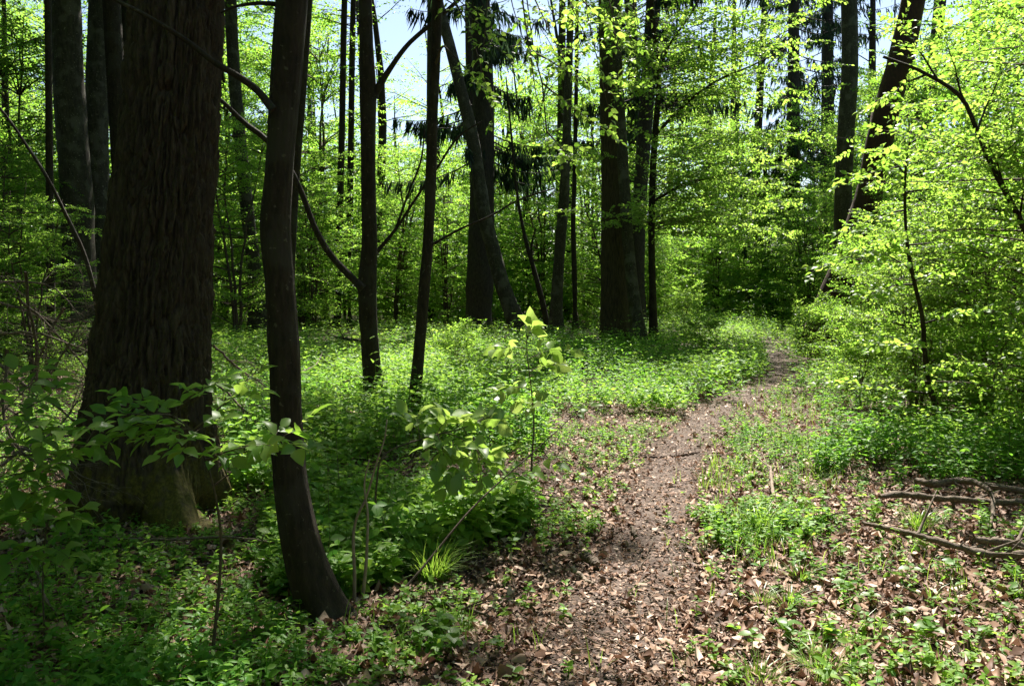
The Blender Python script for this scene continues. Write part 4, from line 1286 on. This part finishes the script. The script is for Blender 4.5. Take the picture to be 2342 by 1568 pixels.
def twig_scraps():
    mb = MB()
    X, Y = scatter(1800, 2.2, 13)
    n = len(X)
    z = gz(X, Y)
    az = RNG.random(n) * 6.28
    L = RNG.uniform(.06, .35, n)
    t = np.linspace(-.5, .5, 4)
    d = np.c_[np.cos(az), np.sin(az), RNG.normal(0, .08, n)]
    p = np.c_[X, Y, z + .028][:, None] + d[:, None] * (L[:, None] * t)[..., None] + rv(n * 4, .006).reshape(n, 4, 3)
    tubes(mb, p, RNG.uniform(.0012, .004, n)[:, None] * np.array([1, .9, .75, .5]), 4, cap=False)
    X, Y = scatter(700, 3.5, 22)
    den, hgt, z = cover(X, Y)
    k = den > .5; X, Y, z = X[k], Y[k], z[k]; n = len(X)
    t = np.linspace(0, 1, 4); L = RNG.uniform(.25, .8, n)
    d = nz(np.c_[RNG.normal(0, .3, (n, 2)), np.ones(n)])
    p = np.c_[X, Y, z][:, None] + d[:, None] * (L[:, None] * t)[..., None] + np.cumsum(rv(n * 4, .012).reshape(n, 4, 3), 1)
    tubes(mb, p, RNG.uniform(.0015, .003, n)[:, None] * np.array([1, .8, .6, .3]), 3, cap=False)
    tag(put('twig_debris', mb, M['deadwood']), 'small broken twigs scattered among the dead leaves', kind='stuff')
twig_scraps()

# ------------------------------------------------------------------ fallen branches, sticks, chips
def stick(name, label, line, lift=.03, mat='deadwood', subs=(), cat='branch', group=None, seg=10, wob=.34):
    """line: floor places x, y, width in picture units[, height above the floor]"""
    def rows(l):
        out = []
        for r in l:
            h = r[3] if len(r) > 3 else lift
            q = G(r[0], r[1]); Yq = q[1]
            if h > .05:                       # raised: keep the picture place, come nearer
                q = P(r[0], r[1], Yq * (1 - h / CAM_H)); 
                Yq = q[1]
            else:
                q[2] += h
            out.append(np.r_[q, r[2] * Yq / F / 2])
        return np.array(out)
    a = rows(line)
    t = thing(name, label, cat, a[0, :3], group)
    mb = MB()
    s = spline(a, 60)
    s[:, :3] += np.cumsum(rv(60, .0022), 0) * .55
    s[:, 3] *= 1 + .22 * (vn(np.arange(60) * .35, np.full(60, line[0][0] * .1), seed=3) - .5) * 2
    tubes(mb, s[:, :3], s[:, 3], seg, wob=wob)
    if cat == 'branch':
        n = 7
        k = RNG.integers(6, 56, n)
        dd = nz(nz(s[-1:, :3] - s[:1, :3]) * .8 + rv(n, .5) + UP * .25)
        L = RNG.choice([.03, .05, .12, .28], n)
        tt = np.array([0, .4, 1.0])
        tubes(mb, s[k, :3][:, None] + dd[:, None] * (L[:, None] * tt)[..., None] + rv(n * 3, .006).reshape(n, 3, 3), np.maximum(s[k, 3], .004)[:, None] * np.array([.6, .4, .22]), 5)
    put('limb', mb, M[mat], t)
    for l in subs:
        mb = MB(); s = spline(rows(l), 16)
        tubes(mb, s[:, :3], s[:, 3], 6, wob=.15)
        put('side_twig', mb, M[mat], t)
    return t
stick('fallen_branch', 'thick curved dead branch with a hooked end at the right, over the undergrowth',
      [(2093, 1098, 15, .10), (2133, 1106, 17, .10), (2183, 1099, 16, .12), (2217, 1100, 15, .14), (2247, 1112, 13, .15), (2262, 1130, 10, .13), (2266, 1176, 8, .08), (2257, 1226, 8, .03)], mat='deadwood',
      subs=[[(2250, 1108, 15, .12), (2300, 1116, 16, .10), (2360, 1124, 16, .08)]])
stick('fallen_branch', 'straight dead branch with a pointed broken end, under the hooked one',
      [(2012, 1135, 9, .09), (2039, 1131, 13, .09), (2167, 1142, 14, .09), (2267, 1149, 14, .09), (2370, 1148, 14, .09)], mat='deadwood')
stick('fallen_branch', 'long tapering dead branch slanting across the dead leaves to the right border',
      [(1972, 1194, 8, .07), (2032, 1207, 11, .08), (2099, 1226, 13, .09), (2167, 1246, 14, .09), (2214, 1261, 15, .08), (2380, 1272, 14, .08)],
      subs=[[(2205, 1258, 9, .08), (2235, 1250, 8, .09), (2262, 1243, 6, .1)]])
stick('fallen_branch', 'short thick sawn-off limb at the right border, above the long tapering branch',
      [(2228, 1233, 17, .12), (2284, 1241, 18, .11), (2380, 1256, 18, .09)])
stick('stick', 'thin forked grey stick on dead leaves right of the path', [(1830, 1214, 6), (1850, 1235, 7), (1881, 1257, 6), (1931, 1290, 5), (1994, 1313, 4)],
      subs=[[(1962, 1303, 4), (1930, 1330, 3), (1900, 1352, 2)]])
stick('stick', 'short pale upright stick leaning in the green verge', [(1772, 1155, 8, .02), (1764, 1110, 8, .10), (1757, 1066, 7, .16)], mat='pale')
stick('stick', 'stubby dark piece of branch behind the forked stick', [(1838, 1207, 11), (1860, 1202, 12), (1882, 1198, 9)], mat='twig')
stick('stick', 'reddish thin twig lying right across the path', [(1392, 1046, 3), (1440, 1050, 4), (1480, 1051, 5), (1561, 1045, 5), (1600, 1038, 3)], mat='red')
stick('stick', 'brown forked twig on dead leaves below the dense grass tuft', [(922, 1381, 7), (970, 1391, 8), (1016, 1401, 8), (1070, 1415, 8), (1114, 1436, 6)],
      mat='twig', subs=[[(982, 1347, 6), (1026, 1367, 7), (1056, 1394, 7), (1070, 1414, 7)]])
stick('wood_chunk', 'short thick chunk of split wood beside the path', [(1332, 1278, 17, .03), (1350, 1290, 20, .03), (1370, 1303, 20, .03)], cat='wood', seg=8, wob=.25)
stick('wood_chunk', 'flat bleached splinter of wood lying below the thick chunk', [(1308, 1311, 9), (1332, 1328, 11), (1360, 1347, 8)], cat='wood', mat='pale')
stick('wood_chunk', 'small dark peg of wood in the middle of the path', [(1443, 1216, 7), (1450, 1228, 8), (1457, 1241, 7)], cat='wood')
stick('stick', 'dark fallen limb along the bottom left under herbs', [(232, 1472, 8), (286, 1492, 10), (403, 1505, 10), (487, 1522, 10), (580, 1558, 9)], mat='twig',
      subs=[[(286, 1492, 7), (268, 1525, 6), (249, 1568, 5)]])
stick('stick', 'thin brown twig curving down among herbs at the far left', [(20, 1228, 4, .12), (50, 1265, 5, .12), (94, 1330, 5, .1), (120, 1395, 5, .07), (128, 1430, 4, .05), (124, 1460, 4)], mat='deadwood')
stick('stick', 'long thin twig lying across the foot of the massive tree', [(134, 1247, 4, .06), (220, 1236, 5, .07), (302, 1231, 5, .08), (400, 1232, 5, .09), (487, 1226, 5, .10), (560, 1232, 5, .1), (625, 1242, 5, .07)],
      mat='deadwood')
stick('stick', 'bare raised twig with a bleached tip left of the forked trunk', [(690, 915, 6, .1), (740, 895, 6, .2), (800, 868, 6, .3), (860, 850, 5, .3), (960, 835, 3, .3)], mat='deadwood',
      subs=[[(690, 850, 3, .4), (720, 835, 3, .4), (738, 805, 2, .5)]])
stick('stick', 'dark twig sticking out towards the forked trunk from behind', [(750, 765, 6, .3), (790, 775, 7, .3), (835, 780, 7, .3)], mat='twig')
stick('stick', 'thin twig arching over herbs between clearing and path', [(1180, 1095, 3, .1), (1230, 1130, 3, .06), (1280, 1152, 3, .04), (1330, 1148, 2)], mat='deadwood')

# heap of dead brushwood left of the massive tree: every long dead branch for itself
BR = ['lowest', 'second', 'third', 'fourth', 'fifth', 'sixth', 'seventh', 'eighth', 'ninth', 'topmost']
def brush():
    specs = [(-20, 760, 240, 830, 6.3), (-30, 690, 210, 800, 6.6), (10, 1020, 200, 700, 6.0), (-20, 900, 230, 960, 5.6), (40, 680, 230, 930, 6.5), (-10, 830, 200, 1000, 5.5), (0, 1060, 190, 880, 5.2),
             (60, 620, 20, 1050, 6.2), (-30, 990, 170, 1090, 5.0), (150, 700, 60, 1000, 6.4), (-20, 640, 190, 720, 7.0), (20, 800, 180, 1130, 5.3), (490, 790, 620, 900, 7.2), (480, 870, 610, 1010, 7.0),
             (490, 950, 600, 850, 7.2)]
    for i, (x0, y0, x1, y1, Y) in enumerate(specs):
        a, b = P(x0, y0, Y + RNG.uniform(-.3, .3)), P(x1, y1, Y + RNG.uniform(-.4, .4))
        for q in (a, b):
            q[2] = max(q[2], gz(q[0], q[1]) + .03)
        left = i < 12
        lab = 'bare dead branch in the brushwood heap left of the massive tree' if left else 'bare dead branch in the tangle just right of the massive tree'
        t = thing('dead_branch', lab, 'branch', a, 'brushwood left of the massive tree' if left else 'brushwood right of the massive tree')
        m = (a + b) / 2 + RNG.normal(0, .08, 3)
        s = spline([np.r_[a, .011], np.r_[m, .008], np.r_[b, .003]], 18)
        s[:, :3] += np.cumsum(rv(18, .008), 0) * .7
        mb = MB(); tubes(mb, s[:, :3], s[:, 3], 6, wob=.15)
        n = 16
        k = RNG.integers(2, 17, n)
        d = nz((s[-1, :3] - s[0, :3])[None] / np.linalg.norm(s[-1, :3] - s[0, :3]) * .7 + rv(n, .55))
        boughs(mb, s[k, :3], d, RNG.uniform(.15, .55, n), .0035, 5, .14, 2, .1, wiggle=.12, T=6)
        put('limb', mb, M['deadwood'], t)
brush()

# loose seedlings that stand out on the litter
def seedlings():
    spots = [(1165, 1320), (1120, 1335), (1010, 1465), (925, 1450), (850, 1470), (740, 1470), (690, 1500), (1030, 1510), (1175, 1560), (1290, 1425), (1140, 1500), (960, 1500), (870, 1560),
             (1870, 1390), (1930, 1370), (1990, 1395), (2060, 1420), (2160, 1290), (2180, 1330), (2300, 1330), (2310, 1370), (2000, 1300), (1800, 1480), (1720, 1500), (1960, 1420), (2050, 1540),
             (2250, 1470), (2310, 1430), (2270, 1530), (1900, 1480), (2130, 1480), (2080, 1340), (1830, 1290), (2220, 1400)]
    protos = []
    for k in range(4):
        mb = MB(); n = 7
        h = .05 + .02 * k
        tubes(mb, np.array([[(0, 0, -.02), (.004, 0, h * .5), (0, .004, h)]]), np.array([[.002, .0016, .001]]), 4, tint=.3)
        az = np.arange(n) * 2.4 + RNG.normal(0, .2, n)
        d = np.c_[np.cos(az), np.sin(az), RNG.normal(.1, .2, n)]
        leaves(mb, np.c_[np.zeros(n), np.zeros(n), h * (1 - .5 * np.arange(n) / n)], d, nz(UP + rv(n, .2)), RNG.uniform(.03, .06, n), LEAF11, width=1.2)
        protos.append(mb.mesh('seedling', M['young']))
    for i, (x, y) in enumerate(spots):
        o = bpy.data.objects.new('seedling', protos[i % 4]); COL.objects.link(o)
        g = G(x, y); o.location = g
        o.rotation_euler = (0, 0, RNG.random() * 6.28)
        s = RNG.uniform(.8, 1.35); o.scale = (s, s, s)
        side = 'left of the path' if x < 1400 else 'right of the path'
        tag(o, 'small green seedling standing alone on the dead leaves ' + side, 'seedling', group='seedlings on the dead leaves ' + side)
seedlings()

for o in COL.objects:
    if 'org' in o:
        del o['org']
print('built', time.time() - T0, sum(len(o.data.polygons) for o in COL.objects if o.type == 'MESH'))
